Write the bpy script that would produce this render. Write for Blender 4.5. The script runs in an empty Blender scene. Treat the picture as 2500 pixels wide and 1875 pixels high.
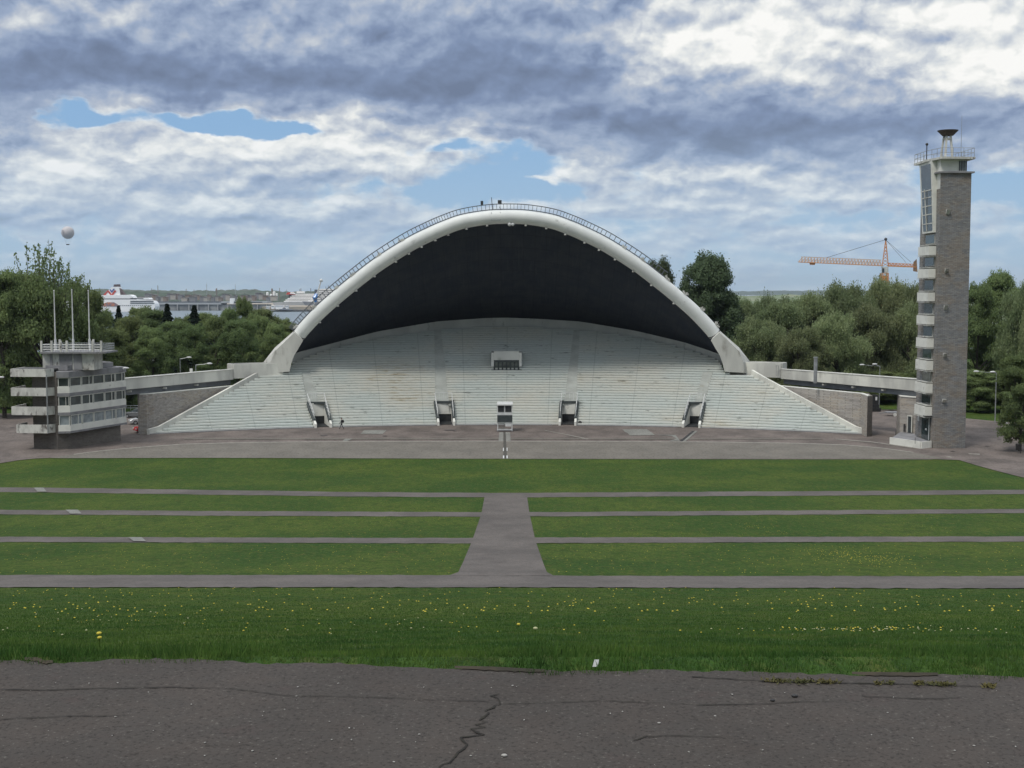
USE_HAZE = True
import bpy, math, random
import numpy as np
from mathutils import Vector, Matrix
SC = bpy.context.scene
COL = SC.collection
R = random.Random(7)
NR = np.random.default_rng(11)
# ------------------------------------------------------------------ camera
F, CX, CY, H = 3000.0, 1250.0, 937.5, 20.6
PITCH = math.atan((CY - 712) / F)
cp, sp = math.cos(PITCH), math.sin(PITCH)
def ray(px, py):
    a, b = (px - CX) / F, -(py - CY) / F
    return (a, cp + b * sp, -sp + b * cp)
def P(px, py, Y):
    d = ray(px, py); k = Y / d[1]
    return (d[0] * k, Y, H + d[2] * k)
def G(px, py, z=0.0):
    d = ray(px, py); k = (z - H) / d[2]
    return (d[0] * k, d[1] * k, z)
cam = bpy.data.cameras.new('camera'); cam_o = bpy.data.objects.new('camera', cam); COL.objects.link(cam_o)
cam_o.location = (0, 0, H); cam_o.rotation_euler = (math.pi / 2 - PITCH, 0, 0)
cam.sensor_width = 36; cam.lens = 36 * F / 2500; cam.clip_start = 0.1; cam.clip_end = 60000
SC.camera = cam_o
SC.view_settings.view_transform = 'Standard'; SC.view_settings.look = 'None'
SC.view_settings.exposure = 0; SC.view_settings.gamma = 1
# ------------------------------------------------------------------ objects
def tag(o, label=None, cat=None, group=None, kind=None):
    if label: o['label'] = label
    if cat: o['category'] = cat
    if group: o['group'] = group
    if kind: o['kind'] = kind
    return o
def thing(name, loc, label, cat, group=None):
    o = bpy.data.objects.new(name, None); o.empty_display_size = 0.5
    COL.objects.link(o); o.location = loc
    return tag(o, label, cat, group)
def wloc(o):
    v = Vector(o.location)
    while o.parent: o = o.parent; v = v + Vector(o.location)
    return v
class MB:
    def __init__(s): s.v = []; s.f = []; s.m = []
    def add(s, vs, fs, mi=0):
        b = len(s.v); s.v += [tuple(p) for p in vs]
        for f in fs: s.f.append([b + i for i in f]); s.m.append(mi)
        return s
    def quad(s, a, b, c, d, mi=0): return s.add([a, b, c, d], [(0, 1, 2, 3)], mi)
    def hexa(s, b, t, mi=0):       # bottom ring, top ring (ccw from above)
        n = len(b)
        fs = [tuple(range(n))[::-1], tuple(range(n, 2 * n))]
        for i in range(n): j = (i + 1) % n; fs.append((i, j, n + j, n + i))
        return s.add(list(b) + list(t), fs, mi)
    def box(s, x0, x1, y0, y1, z0, z1, mi=0):
        return s.hexa([(x0, y0, z0), (x1, y0, z0), (x1, y1, z0), (x0, y1, z0)], [(x0, y0, z1), (x1, y0, z1), (x1, y1, z1), (x0, y1, z1)], mi)
    def pris(s, xy, z0, z1, mi=0):
        return s.hexa([(x, y, z0) for x, y in xy], [(x, y, z1) for x, y in xy], mi)
    def tube(s, pts, r, n=8, mi=0, caps=True):
        pts = [Vector(p) for p in pts]; m = len(pts); rs = r if isinstance(r, (list, tuple)) else [r] * m
        vs = []
        prev = None
        for i, p in enumerate(pts):
            d = (pts[min(i + 1, m - 1)] - pts[max(i - 1, 0)]).normalized()
            if prev is None:
                a = Vector((0, 0, 1)) if abs(d.z) < .9 else Vector((0, 1, 0))
                u = d.cross(a).normalized()
            else: u = (prev - d * prev.dot(d)).normalized()
            prev = u; w = d.cross(u)
            for k in range(n):
                t = 2 * math.pi * k / n
                vs.append(p + (u * math.cos(t) + w * math.sin(t)) * rs[i])
        fs = []
        for i in range(m - 1):
            for k in range(n):
                l = (k + 1) % n
                fs.append((i * n + k, i * n + l, (i + 1) * n + l, (i + 1) * n + k))
        if caps: fs += [tuple(range(n))[::-1], tuple(range((m - 1) * n, m * n))]
        return s.add(vs, fs, mi)
    def bar(s, a, b, w, h=None, mi=0):
        a, b = Vector(a), Vector(b); h = h or w; d = (b - a).normalized()
        up = Vector((0, 0, 1)) if abs(d.z) < .95 else Vector((0, 1, 0))
        u = d.cross(up).normalized() * w / 2; q = u.cross(d).normalized() * h / 2
        return s.hexa([a - u - q, a + u - q, a + u + q, a - u + q], [b - u - q, b + u - q, b + u + q, b - u + q], mi)
    def lathe(s, c, prof, n=20, mi=0):
        vs = []; fs = []
        for (r, z) in prof:
            for k in range(n):
                t = 2 * math.pi * k / n; vs.append((c[0] + r * math.cos(t), c[1] + r * math.sin(t), c[2] + z))
        for i in range(len(prof) - 1):
            for k in range(n):
                l = (k + 1) % n; fs.append((i * n + k, i * n + l, (i + 1) * n + l, (i + 1) * n + k))
        fs += [tuple(range(n))[::-1], tuple(range((len(prof) - 1) * n, len(prof) * n))]
        return s.add(vs, fs, mi)
    def ball(s, c, r, n=10, m=7, mi=0, sc=(1, 1, 1)):
        vs = []; fs = []
        for i in range(m + 1):
            a = math.pi * i / m
            for k in range(n):
                t = 2 * math.pi * k / n
                vs.append((c[0] + r * sc[0] * math.sin(a) * math.cos(t), c[1] + r * sc[1] * math.sin(a) * math.sin(t), c[2] + r * sc[2] * math.cos(a)))
        for i in range(m):
            for k in range(n):
                l = (k + 1) % n; fs.append((i * n + k, (i + 1) * n + k, (i + 1) * n + l, i * n + l))
        return s.add(vs, fs, mi)
    def build(s, name, mat, parent=None, base=None, smooth=False):
        o0 = wloc(parent) if parent else Vector(base or (0, 0, 0))
        me = bpy.data.meshes.new(name)
        me.from_pydata([(x - o0.x, y - o0.y, z - o0.z) for x, y, z in s.v], [], s.f)
        mats = mat if isinstance(mat, (list, tuple)) else [mat]
        for m in mats: me.materials.append(m)
        me.polygons.foreach_set('material_index', s.m)
        if smooth: me.polygons.foreach_set('use_smooth', [True] * len(s.f))
        me.validate(); me.update()
        o = bpy.data.objects.new(name, me); COL.objects.link(o)
        if parent: o.parent = parent
        elif base: o.location = base
        return o
def npmesh(name, v, faces, mat, parent=None, base=None, smooth=False):
    """v (n,3) array, faces (m,k) array"""
    me = bpy.data.meshes.new(name); m, k = faces.shape
    me.vertices.add(len(v)); me.vertices.foreach_set('co', v.astype(np.float32).ravel())
    me.loops.add(m * k); me.loops.foreach_set('vertex_index', faces.astype(np.int32).ravel())
    me.polygons.add(m); me.polygons.foreach_set('loop_start', np.arange(0, m * k, k, dtype=np.int32))
    me.polygons.foreach_set('loop_total', np.full(m, k, dtype=np.int32))
    if smooth: me.polygons.foreach_set('use_smooth', np.ones(m, dtype=bool))
    for q in (mat if isinstance(mat, (list, tuple)) else [mat]): me.materials.append(q)
    me.update(calc_edges=True); me.validate()
    o = bpy.data.objects.new(name, me); COL.objects.link(o)
    if parent: o.parent = parent
    elif base: o.location = base
    return o
def copy_tree(root, loc=None, rz=0, sc=None):
    r = root.copy(); COL.objects.link(r)
    if loc: r.location = loc
    if rz: r.rotation_euler.z = rz
    if sc: r.scale = sc if isinstance(sc, (tuple, list)) else (sc, sc, sc)
    for ch in list(root.children):
        c = ch.copy(); COL.objects.link(c); c.parent = r
        for g in ch.children:
            d = g.copy(); COL.objects.link(d); d.parent = c
    return r
# ------------------------------------------------------------------ materials
def lin(r, g, b):
    f = lambda c: (c / 255 / 12.92) if c / 255 <= .04045 else ((c / 255 + .055) / 1.055) ** 2.4
    return (f(r), f(g), f(b), 1)
class NT:
    def __init__(s, nt): s.nt = nt; s.n = nt.nodes; s.l = nt.links
    def new(s, t, **k):
        n = s.n.new(t)
        for a, b in k.items(): setattr(n, a, b)
        return n
    def put(s, sock, val):
        if isinstance(val, bpy.types.NodeSocket): s.l.new(val, sock)
        elif val is not None:
            if sock.type == 'RGBA' and len(val) == 3: val = (*val, 1)
            sock.default_value = val
    def math(s, op, a, b=None, c=None, clamp=False):
        n = s.new('ShaderNodeMath', operation=op); n.use_clamp = clamp
        for i, x in enumerate((a, b, c)):
            if x is not None: s.put(n.inputs[i], x)
        return n.outputs[0]
    def vec(s, op, a, b=None, c=None):
        n = s.new('ShaderNodeVectorMath', operation=op)
        for i, x in enumerate((a, b, c)):
            if x is not None: s.put(n.inputs[i], x)
        return n.outputs['Value'] if op in ('DOT_PRODUCT', 'LENGTH', 'DISTANCE') else n.outputs[0]
    def mix(s, f, a, b, bt='MIX'):
        n = s.new('ShaderNodeMix', data_type='RGBA', blend_type=bt)
        s.put(n.inputs[0], f); s.put(n.inputs[6], a); s.put(n.inputs[7], b); return n.outputs[2]
    def noise(s, v, scale, detail=4, rough=.55, dist=0):
        n = s.new('ShaderNodeTexNoise'); s.put(n.inputs['Vector'], v)
        n.inputs['Scale'].default_value = scale; n.inputs['Detail'].default_value = detail
        n.inputs['Roughness'].default_value = rough; n.inputs['Distortion'].default_value = dist
        return n.outputs['Fac']
    def ramp(s, f, lo, hi, a=0.0, b=1.0, sm=True):
        n = s.new('ShaderNodeMapRange'); n.interpolation_type = 'SMOOTHSTEP' if sm else 'LINEAR'
        s.put(n.inputs[0], f)
        for i, x in zip((1, 2, 3, 4), (lo, hi, a, b)): n.inputs[i].default_value = x
        return n.outputs[0]
    def sep(s, v): n = s.new('ShaderNodeSeparateXYZ'); s.put(n.inputs[0], v); return n.outputs
    def comb(s, x, y, z):
        n = s.new('ShaderNodeCombineXYZ')
        for i, q in enumerate((x, y, z)): s.put(n.inputs[i], q)
        return n.outputs[0]
def newmat(name):
    m = bpy.data.materials.new(name); m.use_nodes = True; t = NT(m.node_tree)
    b = t.n['Principled BSDF']; b.inputs['Specular IOR Level'].default_value = .3
    return m, t, b
def bump(t, b, h, strength=.3, dist=.02):
    n = t.new('ShaderNodeBump'); n.inputs['Strength'].default_value = strength; n.inputs['Distance'].default_value = dist
    t.put(n.inputs['Height'], h); t.l.new(n.outputs[0], b.inputs['Normal'])
def pmat(name, c1, c2=None, scale=1.0, rough=.7, stretch=(1, 1, 1), lo=.35, hi=.65, detail=5, metallic=0, bmp=0, c3=None, s3=8, lo3=.6, hi3=.75, spec=.3):
    m, t, b = newmat(name)
    g = t.new('ShaderNodeNewGeometry').outputs['Position']
    v = t.vec('MULTIPLY', g, stretch)
    n = t.noise(v, scale, detail)
    c = t.mix(t.ramp(n, lo, hi), c1, c2 or tuple(x * .8 for x in c1[:3]))
    if c3: c = t.mix(t.ramp(t.noise(v, s3, 5), lo3, hi3), c, c3)
    t.put(b.inputs['Base Color'], c); b.inputs['Roughness'].default_value = rough
    b.inputs['Metallic'].default_value = metallic; b.inputs['Specular IOR Level'].default_value = spec
    if bmp: bump(t, b, n, bmp, .03)
    return m
def stone_mat(name, tones, row=.16, wid=.55, mort=.012):
    m, t, b = newmat(name)
    g = t.new('ShaderNodeNewGeometry'); x, y, z = t.sep(g.outputs['Position'])
    wob = t.noise(g.outputs['Position'], .8, 3)
    u = t.math('ADD', x, t.math('MULTIPLY', y, .83))
    zz = t.math('ADD', z, t.math('MULTIPLY', wob, .12))
    v = t.comb(u, zz, 0.0)
    br = t.new('ShaderNodeTexBrick'); t.put(br.inputs['Vector'], v)
    br.inputs['Scale'].default_value = 1; br.inputs['Brick Width'].default_value = wid; br.inputs['Row Height'].default_value = row
    br.inputs['Mortar Size'].default_value = mort; br.inputs['Mortar Smooth'].default_value = .4
    br.inputs['Color1'].default_value = (0, 0, 0, 1); br.inputs['Color2'].default_value = (1, 1, 1, 1); br.inputs['Mortar'].default_value = (.5, .5, .5, 1)
    f = br.outputs['Color']
    big = t.ramp(t.noise(t.vec('MULTIPLY', g.outputs['Position'], (.22, .22, .45)), 1.0, 4, .65), .44, .56)
    c = t.mix(big, tones[0], tones[1])
    hi = t.noise(t.vec('MULTIPLY', g.outputs['Position'], (2, 2, 6)), 1.0, 3)
    c = t.mix(t.ramp(hi, .45, .66), c, tones[2])
    c = t.mix(t.math('MULTIPLY', f, .55), c, tones[3])
    c = t.mix(br.outputs['Fac'], c, tones[4])
    t.put(b.inputs['Base Color'], c); b.inputs['Roughness'].default_value = .9
    bump(t, b, t.math('SUBTRACT', t.math('MULTIPLY', hi, .6), br.outputs['Fac']), .5, .03)
    return m
WHITE = pmat('white_paint', (.72, .72, .67, 1), (.60, .60, .56, 1), .8, .6, lo=.4, hi=.75, c3=(.3, .29, .26, 1), s3=1.2, lo3=.62, hi3=.8)
OLDW = pmat('weathered_white', (.62, .62, .58, 1), (.45, .45, .42, 1), 1.2, .8, (1, 1, .5), c3=(.16, .15, .14, 1), s3=1.6, lo3=.56, hi3=.7)
CREAM = pmat('cream_concrete', (.68, .68, .62, 1), (.46, .46, .43, 1), .25, .75, (1, 1, .3), c3=(.34, .33, .3, 1), s3=.7, lo3=.62, hi3=.85)
GREYC = pmat('grey_concrete', (.26, .26, .27, 1), (.19, .19, .2, 1), .7, .85, c3=(.12, .12, .12, 1), s3=1.5)
BLUEG = pmat('blue_grey_paint', (.24, .26, .28, 1), (.19, .2, .22, 1), .5, .7)
DARKC = pmat('dark_recess', (.045, .045, .047, 1), (.03, .03, .03, 1), 1, .9)
DARKM = pmat('dark_metal', (.05, .055, .06, 1), (.035, .035, .04, 1), 3, .5, spec=.4)
STEEL = pmat('galvanised_steel', (.42, .44, .45, 1), (.33, .34, .35, 1), 2, .45, metallic=.6)
WHITEM = pmat('white_metal', (.66, .67, .66, 1), (.55, .56, .56, 1), 2, .45)
BLACKP = pmat('black_plastic', (.02, .02, .022, 1), (.03, .03, .03, 1), 3, .5)
ROOFF = pmat('roof_felt', (.07, .07, .075, 1), (.1, .1, .1, 1), .8, .9)
TOWERST = stone_mat('tower_limestone', [(.18, .19, .205, 1), (.235, .20, .165, 1), (.15, .145, .135, 1), (.33, .32, .305, 1), (.10, .097, .092, 1)], row=.17, wid=.6, mort=.014)
WALLST = stone_mat('wing_limestone', [(.34, .32, .30, 1), (.40, .35, .29, 1), (.25, .235, .22, 1), (.52, .49, .45, 1), (.18, .17, .155, 1)], row=.2, wid=.6)
BASEST = stone_mat('base_limestone', [(.15, .135, .12, 1), (.17, .155, .14, 1), (.12, .11, .10, 1), (.2, .185, .165, 1), (.09, .085, .08, 1)], row=.2, wid=.6)
def glassmat(name, col, rough=.12):
    m, t, b = newmat(name)
    g = t.new('ShaderNodeNewGeometry').outputs['Position']
    n = t.noise(g, .9, 4)
    t.put(b.inputs['Base Color'], t.mix(t.ramp(n, .35, .65), col, tuple(c * .55 for c in col[:3])))
    b.inputs['Roughness'].default_value = rough; b.inputs['Specular IOR Level'].default_value = .6
    return m
GLASS = glassmat('dark_glass', (.06, .075, .08, 1)); GLASSG = glassmat('green_glass', (.045, .07, .07, 1)); GLASSB = glassmat('blind_glass', (.3, .34, .36, 1), .3)
# ------------------------------------------------------------------ terrain
KN = [(-400, 20.6), (-60, 19.1), (5.45, 18.95), (52.3, 8.52), (110.7, 2.04), (152.5, 0.0), (420, 0.0), (470, -16), (900, -16)]
SL = [-.004, -.002, -.262, -.165, -.075, -.012, 0, -.2, 0]
def prof(y):
    if y <= 5.45: return 18.95 if y > -60 else 18.95 + (-60 - y) * .002
    for i in range(2, len(KN) - 1):
        (a, za), (b, zb) = KN[i], KN[i + 1]
        if y <= b:
            h = b - a; t = (y - a) / h; ma, mb = SL[i] * h, SL[i + 1] * h
            return (2*t**3-3*t*t+1)*za + (t**3-2*t*t+t)*ma + (-2*t**3+3*t*t)*zb + (t**3-t*t)*mb
    return -16.0
def T(px, py):
    """point of the slope under a pixel"""
    d = ray(px, py); s = -d[2] / d[1]; lo, hi = 1.0, 400.0
    f = lambda y: H - s * y - prof(y)
    y = 3.0
    while f(y) > 0 and y < 400: y += .25
    lo, hi = y - .25, y
    for _ in range(30):
        m = (lo + hi) / 2
        if f(m) > 0: lo = m
        else: hi = m
    return (d[0] / d[1] * lo, lo, prof(lo))
# ------------------------------------------------------------------ ground
def grass_mat():
    m, t, b = newmat('meadow_grass')
    g = t.new('ShaderNodeNewGeometry').outputs['Position']
    n1 = t.noise(t.vec('MULTIPLY', g, (.09, .07, .1)), 1, 5, .6)
    n2 = t.noise(t.vec('MULTIPLY', g, (1.1, .45, 1)), 1, 5, .65)
    n3 = t.noise(t.vec('MULTIPLY', g, (9, 4, 5)), 1, 4, .7)
    c = t.mix(t.ramp(n1, .38, .62), (.033, .074, .015, 1), (.066, .102, .02, 1))
    c = t.mix(t.ramp(n2, .45, .7), c, (.033, .066, .013, 1))
    c = t.mix(t.ramp(n2, .60, .8), c, (.088, .095, .028, 1))
    n4 = t.noise(t.vec('MULTIPLY', g, (3.0, 1.1, 1)), 1, 6, .75)
    c = t.mix(t.ramp(n4, .47, .68, 0, .75), c, (.098, .104, .03, 1)); c = t.mix(t.ramp(n4, .3, .45, .6, 0), c, (.022, .046, .011, 1))
    c = t.mix(t.ramp(n3, .35, .7), t.mix(1.0, c, (.6, .66, .6, 1), 'MULTIPLY'), t.mix(1.0, c, (1.35, 1.28, 1.2, 1), 'MULTIPLY'))
    # worn yellowish streak across the right-hand lawns
    x, y, z = t.sep(g)
    t.put(b.inputs['Base Color'], c); b.inputs['Roughness'].default_value = .95; b.inputs['Specular IOR Level'].default_value = .1
    bump(t, b, n3, .8, .12)
    return m
def asphalt_mat(name, base, spread=.12, fine=90., red=.2, worn=(.2, .19, .18, 1)):
    m, t, b = newmat(name)
    g = t.new('ShaderNodeNewGeometry').outputs['Position']
    n1 = t.noise(t.vec('MULTIPLY', g, (.25, .16, .2)), 1, 7, .7)
    n2 = t.noise(g, 3.0, 6, .65)
    n3 = t.noise(g, fine, 2, .6)
    d = tuple(x * (1 - spread * 1.6) for x in base[:3]); l = tuple(x * (1 + spread * 1.6) for x in base[:3])
    c = t.mix(t.ramp(n1, .35, .65), d, l)
    c = t.mix(t.ramp(n2, .35, .7, 0, .6), c, (base[0] * .9, base[1] * (1.0), base[2] * 1.05, 1))
    c = t.mix(t.ramp(n2, .55, .8, 0, red), c, (base[0] * 1.3, base[1] * .98, base[2] * .98, 1))
    c = t.mix(t.ramp(n3, .30, .48, .75, 0), c, tuple(x * .42 for x in base[:3]))
    c = t.mix(t.ramp(n3, .62, .76, 0, .55), c, worn)
    t.put(b.inputs['Base Color'], c); b.inputs['Roughness'].default_value = .88; b.inputs['Specular IOR Level'].default_value = .25
    bump(t, b, n3, .35, .006)
    return m
GRASS = grass_mat()
NEARA = asphalt_mat('near_asphalt', (.055, .0465, .041), .14, 70, .5, (.17, .16, .14, 1))
PATHA = asphalt_mat('path_asphalt', (.112, .097, .088), .16, 9, .4)
PLAZA = asphalt_mat('plaza_asphalt', (.142, .117, .104), .22, 4, .8)
APRON = asphalt_mat('apron_asphalt', (.158, .142, .121), .10, 4, .2)
PATCHM = asphalt_mat('patch_concrete', (.21, .205, .185), .1, 5, .1, (.4, .4, .38, 1))
LINEM = pmat('pale_kerb', (.28, .26, .23, 1), (.2, .19, .17, 1), 1.5, .9)
TRENCH = pmat('trench_cover', (.085, .08, .07, 1), (.06, .057, .05, 1), 1, .9)
CRACK = pmat('crack_dirt', (.022, .02, .018, 1), (.03, .027, .02, 1), 20, 1)
xs = np.unique(np.concatenate([np.linspace(-1500, -90, 16), np.linspace(-90, 90, 91), np.linspace(90, 1500, 16)]))
ys = np.unique(np.concatenate([np.linspace(-400, -10, 10), np.linspace(-10, 5.45, 6), np.linspace(5.45, 160, 310), np.linspace(160, 420, 27), np.linspace(420, 480, 20), [900.]]))
zz = np.array([prof(float(y)) for y in ys])
XX, YY = np.meshgrid(xs, ys); ZZ = np.repeat(zz[:, None], len(xs), 1)
nz = NR.normal(0, .012, ZZ.shape); ZZ = ZZ + nz * .5 * ((YY > 60) & (YY < 150))
nx, ny = len(xs), len(ys); ii = np.arange(ny - 1)[:, None] * nx + np.arange(nx - 1)[None, :]
fc = np.stack([ii, ii + 1, ii + nx + 1, ii + nx], -1).reshape(-1, 4)
tag(npmesh('ground', np.stack([XX, YY, ZZ], -1).reshape(-1, 3), fc, GRASS, smooth=True), 'green slope of grass falling away to the song stage', kind='structure')
def strip(name, far, near, mat, lift=.022, nsub=10, label=None, step=19):
    """sheet on the slope between two pixel curves (lists of (px,py), same x range), built in ground metres"""
    def itp(c, x):
        for (a, b), (p, q) in zip(c, c[1:]):
            if x <= p: return b + (q - b) * (x - a) / (p - a)
        return c[-1][1]
    x0, x1 = far[0][0], far[-1][0]; n = max(2, int((x1 - x0) / step)); mb = MB()
    for i in range(n + 1):
        px = x0 + (x1 - x0) * i / n
        a, b = T(px, itp(far, px)), T(px, itp(near, px))
        wob = R.uniform(-.03, .03) * (1 + a[1] / 50)
        for j in range(nsub + 1):
            y = a[1] + (b[1] - a[1]) * j / nsub; x = a[0] + (b[0] - a[0]) * j / nsub
            mb.v.append((x, y + wob * (j in (0, nsub)), prof(y) + lift))
    for i in range(n):
        for j in range(nsub):
            k = i * (nsub + 1) + j; mb.f.append([k, k + 1, k + nsub + 2, k + nsub + 1]); mb.m.append(0)
    o = mb.build(name, mat, base=None); return tag(o, label, kind='structure')
E0, E1 = -2600, 5000
strip('path', [(E0, 1186), (0, 1190), (200, 1192), (530, 1197), (900, 1202), (1250, 1204), (1700, 1201), (2100, 1199), (2500, 1196), (E1, 1190)],
      [(E0, 1197), (0, 1201.5), (200, 1203.5), (530, 1208.5), (900, 1213), (1250, 1215), (1700, 1212), (2100, 1210), (2500, 1206.5), (E1, 1200)], PATHA, label='narrow asphalt path farthest down the slope')
strip('path', [(E0, 1243), (0, 1245), (600, 1248.5), (1180, 1251), (1290, 1251), (1900, 1247), (2500, 1243), (E1, 1240)],
      [(E0, 1254), (0, 1256), (600, 1260), (1180, 1262), (1290, 1261.5), (1900, 1257.5), (2500, 1253), (E1, 1250)], PATHA, label='second narrow asphalt path up from the stage')
strip('path', [(E0, 1307), (0, 1311), (600, 1313), (1160, 1314), (1310, 1313), (1900, 1311.5), (2500, 1310), (E1, 1308)],
      [(E0, 1320), (0, 1324), (600, 1325.5), (1160, 1327.5), (1310, 1327), (1900, 1324.5), (2500, 1323), (E1, 1321)], PATHA, label='third narrow asphalt path across the slope')
strip('path', [(E0, 1404), (0, 1405), (1250, 1405), (1400, 1407), (2500, 1408), (E1, 1408)],
      [(E0, 1434), (0, 1435), (1250, 1435), (2500, 1438), (E1, 1439)], PATHA, label='wide asphalt path across the upper slope')
# walkway down the middle
mb = MB(); rows = [(1208, 1184, 1286), (1256, 1175, 1293), (1320, 1153, 1307), (1375, 1130, 1326), (1398, 1119, 1335), (1407, 1095, 1352)]
L = []
for i in range(len(rows) - 1):
    for k in range(12):
        t = k / 12; L.append(tuple(rows[i][q] * (1 - t) + rows[i + 1][q] * t for q in range(3)))
L.append(rows[-1])
for (py, xa, xb) in L:
    a, b = T(xa, py), T(xb, py)
    for j in range(7): mb.v.append((a[0] + (b[0] - a[0]) * j / 6, a[1], prof(a[1]) + .03))
for i in range(len(L) - 1):
    for j in range(6):
        k = i * 7 + j; mb.f.append([k, k + 1, k + 8, k + 7]); mb.m.append(0)
tag(mb.build('walkway', PATHA), 'asphalt walkway running down the middle of the slope', kind='structure')
# near pavement with an uneven edge
edge_px = [(-900, 1612), (-300, 1608), (0, 1611), (90, 1610), (110, 1618), (260, 1612), (500, 1608), (640, 1618), (800, 1620), (1000, 1629), (1200, 1633), (1330, 1640), (1450, 1637), (1600, 1634), (1750, 1640), (1900, 1642), (2100, 1646), (2300, 1648), (2500, 1652), (2900, 1650), (3600, 1650)]
ZN = 18.95
def edge_y(px):
    for (a, b), (p, q) in zip(edge_px, edge_px[1:]):
        if a <= px <= p: return b + (q - b) * (px - a) / (p - a)
    return 1630
mb = MB(); ne = 260
for i in range(ne + 1):
    px = -900 + 4500 * i / ne; e = G(px, edge_y(px) + R.uniform(-2.5, 2.5) + 2 * math.sin(px * .013), ZN + .03)
    mb.v.append(e); mb.v.append((e[0], e[1] + .05, ZN - .12)); mb.v.append((e[0] * 1.0, -12, ZN + .03))
for i in range(ne):
    k = i * 3; mb.f += [[k, k + 2, k + 5, k + 3], [k + 1, k, k + 3, k + 4]]; mb.m += [0, 0]
tag(mb.build('near_pavement', NEARA), 'cracked dark asphalt terrace at the top of the slope', kind='structure')
def crack(pts, w, z=ZN + .034, jag=.012, label='jagged dark crack in the near asphalt', taper=True):
    P3 = [G(x, y, z) for x, y in pts]; c = []
    for a, b in zip(P3, P3[1:]):
        n = max(2, int(math.dist(a, b) / .03))
        for i in range(n):
            t = i / n; c.append((a[0] + (b[0] - a[0]) * t + R.gauss(0, jag), a[1] + (b[1] - a[1]) * t + R.gauss(0, jag * .6), z))
    c.append(P3[-1]); mb = MB(); n = len(c)
    for i, p in enumerate(c):
        q = c[min(i + 1, n - 1)]; o = c[max(i - 1, 0)]; dx, dy = q[0] - o[0], q[1] - o[1]; l = math.hypot(dx, dy) or 1
        ww = w * R.uniform(.35, 1.25) * (min(1, (n - 1 - i) / 8 + .15) if taper else 1)
        mb.v += [(p[0] - dy / l * ww, p[1] + dx / l * ww, z), (p[0] + dy / l * ww, p[1] - dx / l * ww, z)]
    for i in range(n - 1): mb.f.append([2 * i, 2 * i + 1, 2 * i + 3, 2 * i + 2]); mb.m.append(0)
    return tag(mb.build('pavement_crack', CRACK), label, kind='structure')
crack([(1225, 1693), (1212, 1706), (1219, 1716), (1193, 1728), (1190, 1742), (1176, 1756), (1174, 1770), (1160, 1782), (1161, 1793), (1130, 1808), (1136, 1818), (1130, 1836), (1104, 1855), (1085, 1862), (1060, 1880), (1020, 1910)], .0062, jag=.016)
crack([(-60, 1680), (0, 1682), (110, 1684), (230, 1680), (430, 1677), (560, 1680)], .0045, jag=.004)
crack([(560, 1680), (700, 1697), (800, 1699), (900, 1701), (1040, 1707), (1180, 1711), (1225, 1717), (1330, 1715), (1460, 1710), (1560, 1713), (1690, 1719)], .0024, jag=.004)
crack([(-50, 1758), (60, 1752), (170, 1748), (360, 1745)], .003, jag=.003)
crack([(2105, 1699), (2190, 1703), (2290, 1705), (2360, 1700)], .0045, jag=.004)
crack([(1545, 1807), (1580, 1797), (1660, 1795), (1810, 1801)], .0032, jag=.005)
crack([(1690, 1651), (1830, 1660), (1900, 1663), (2100, 1668), (2260, 1670), (2420, 1676)], .006, jag=.006)
crack([(500, 1818), (560, 1820), (620, 1817)], .003, jag=.004)
crack([(1700, 1720), (1850, 1718), (1960, 1712), (2080, 1711)], .003, jag=.003)
# plaza sheets (flat, z just above the lawn)
def sheet(name, pix, z, mat, label=None, cat=None, group=None, kind='structure'):
    mb = MB(); mb.v = [G(x, y, z) for x, y in pix]; mb.f = [list(range(len(pix)))]; mb.m = [0]
    return tag(mb.build(name, mat), label, cat, group, kind)
front = [(-700, 1230), (-300, 1172), (0, 1132), (45, 1124.5), (90, 1120), (150, 1118.5), (500, 1117.5), (1250, 1120), (1900, 1121), (2270, 1121.5), (2345, 1124), (2430, 1139), (2500, 1153), (2900, 1225), (3200, 1290)]
fr = []
for (a, b), (c, d) in zip(front, front[1:]):
    n = max(1, int((c - a) / 60))
    for i in range(n): fr.append((a + (c - a) * i / n, b + (d - b) * i / n))
fr.append(front[-1])
mb = MB()
def back_y(x): return 207 if x < -50 else (222 if x < 50 else (214 if x < 68 else 193))
frw = [(-230, 96), (-150, 100)] + [T(x, y)[:2] for x, y in fr] + [(68, 120), (85, 112), (150, 97), (230, 90)]
for g in frw:
    for j in range(13):
        yy = g[1] + (156 - g[1]) * j / 12 if g[1] < 156 else g[1]
        mb.v.append((g[0], yy, prof(yy) + .05))
    xx = g[0] if abs(g[0]) > 75 else g[0] * 1.15; mb.v.append((xx, back_y(xx), .05))
for i in range(len(frw) - 1):
    for j in range(13):
        k = i * 14 + j; mb.f.append([k, k + 14, k + 15, k + 1]); mb.m.append(0)
tag(mb.build('plaza', PLAZA), 'reddish grey asphalt plaza around the foot of the stage', kind='structure')
top = [(120, 1118), (180, 1109), (250, 1100), (350, 1091), (450, 1084), (600, 1080), (800, 1078), (1211, 1077), (1500, 1077.5), (1750, 1079), (1950, 1082), (2060, 1086), (2150, 1093), (2230, 1104), (2310, 1120)]
bot = [(2270, 1121.6), (1900, 1121.2), (1250, 1120.2), (500, 1117.7), (150, 1118.6)]
sheet('apron', [(x, y) for x, y in top] + bot, .075, APRON, 'smooth brownish forecourt strip between plaza and lawn')
mb = MB()
for (a, b), (c, d) in zip(top[1:], top[2:-1]):
    p, q, p2, q2 = G(a, b - .9, .09), G(c, d - .9, .09), G(a, b + .9, .09), G(c, d + .9, .09); mb.quad(p2, q2, q, p)
tag(mb.build('kerb_line', LINEM), 'thin pale kerb line curving along the forecourt', kind='structure')
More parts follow.
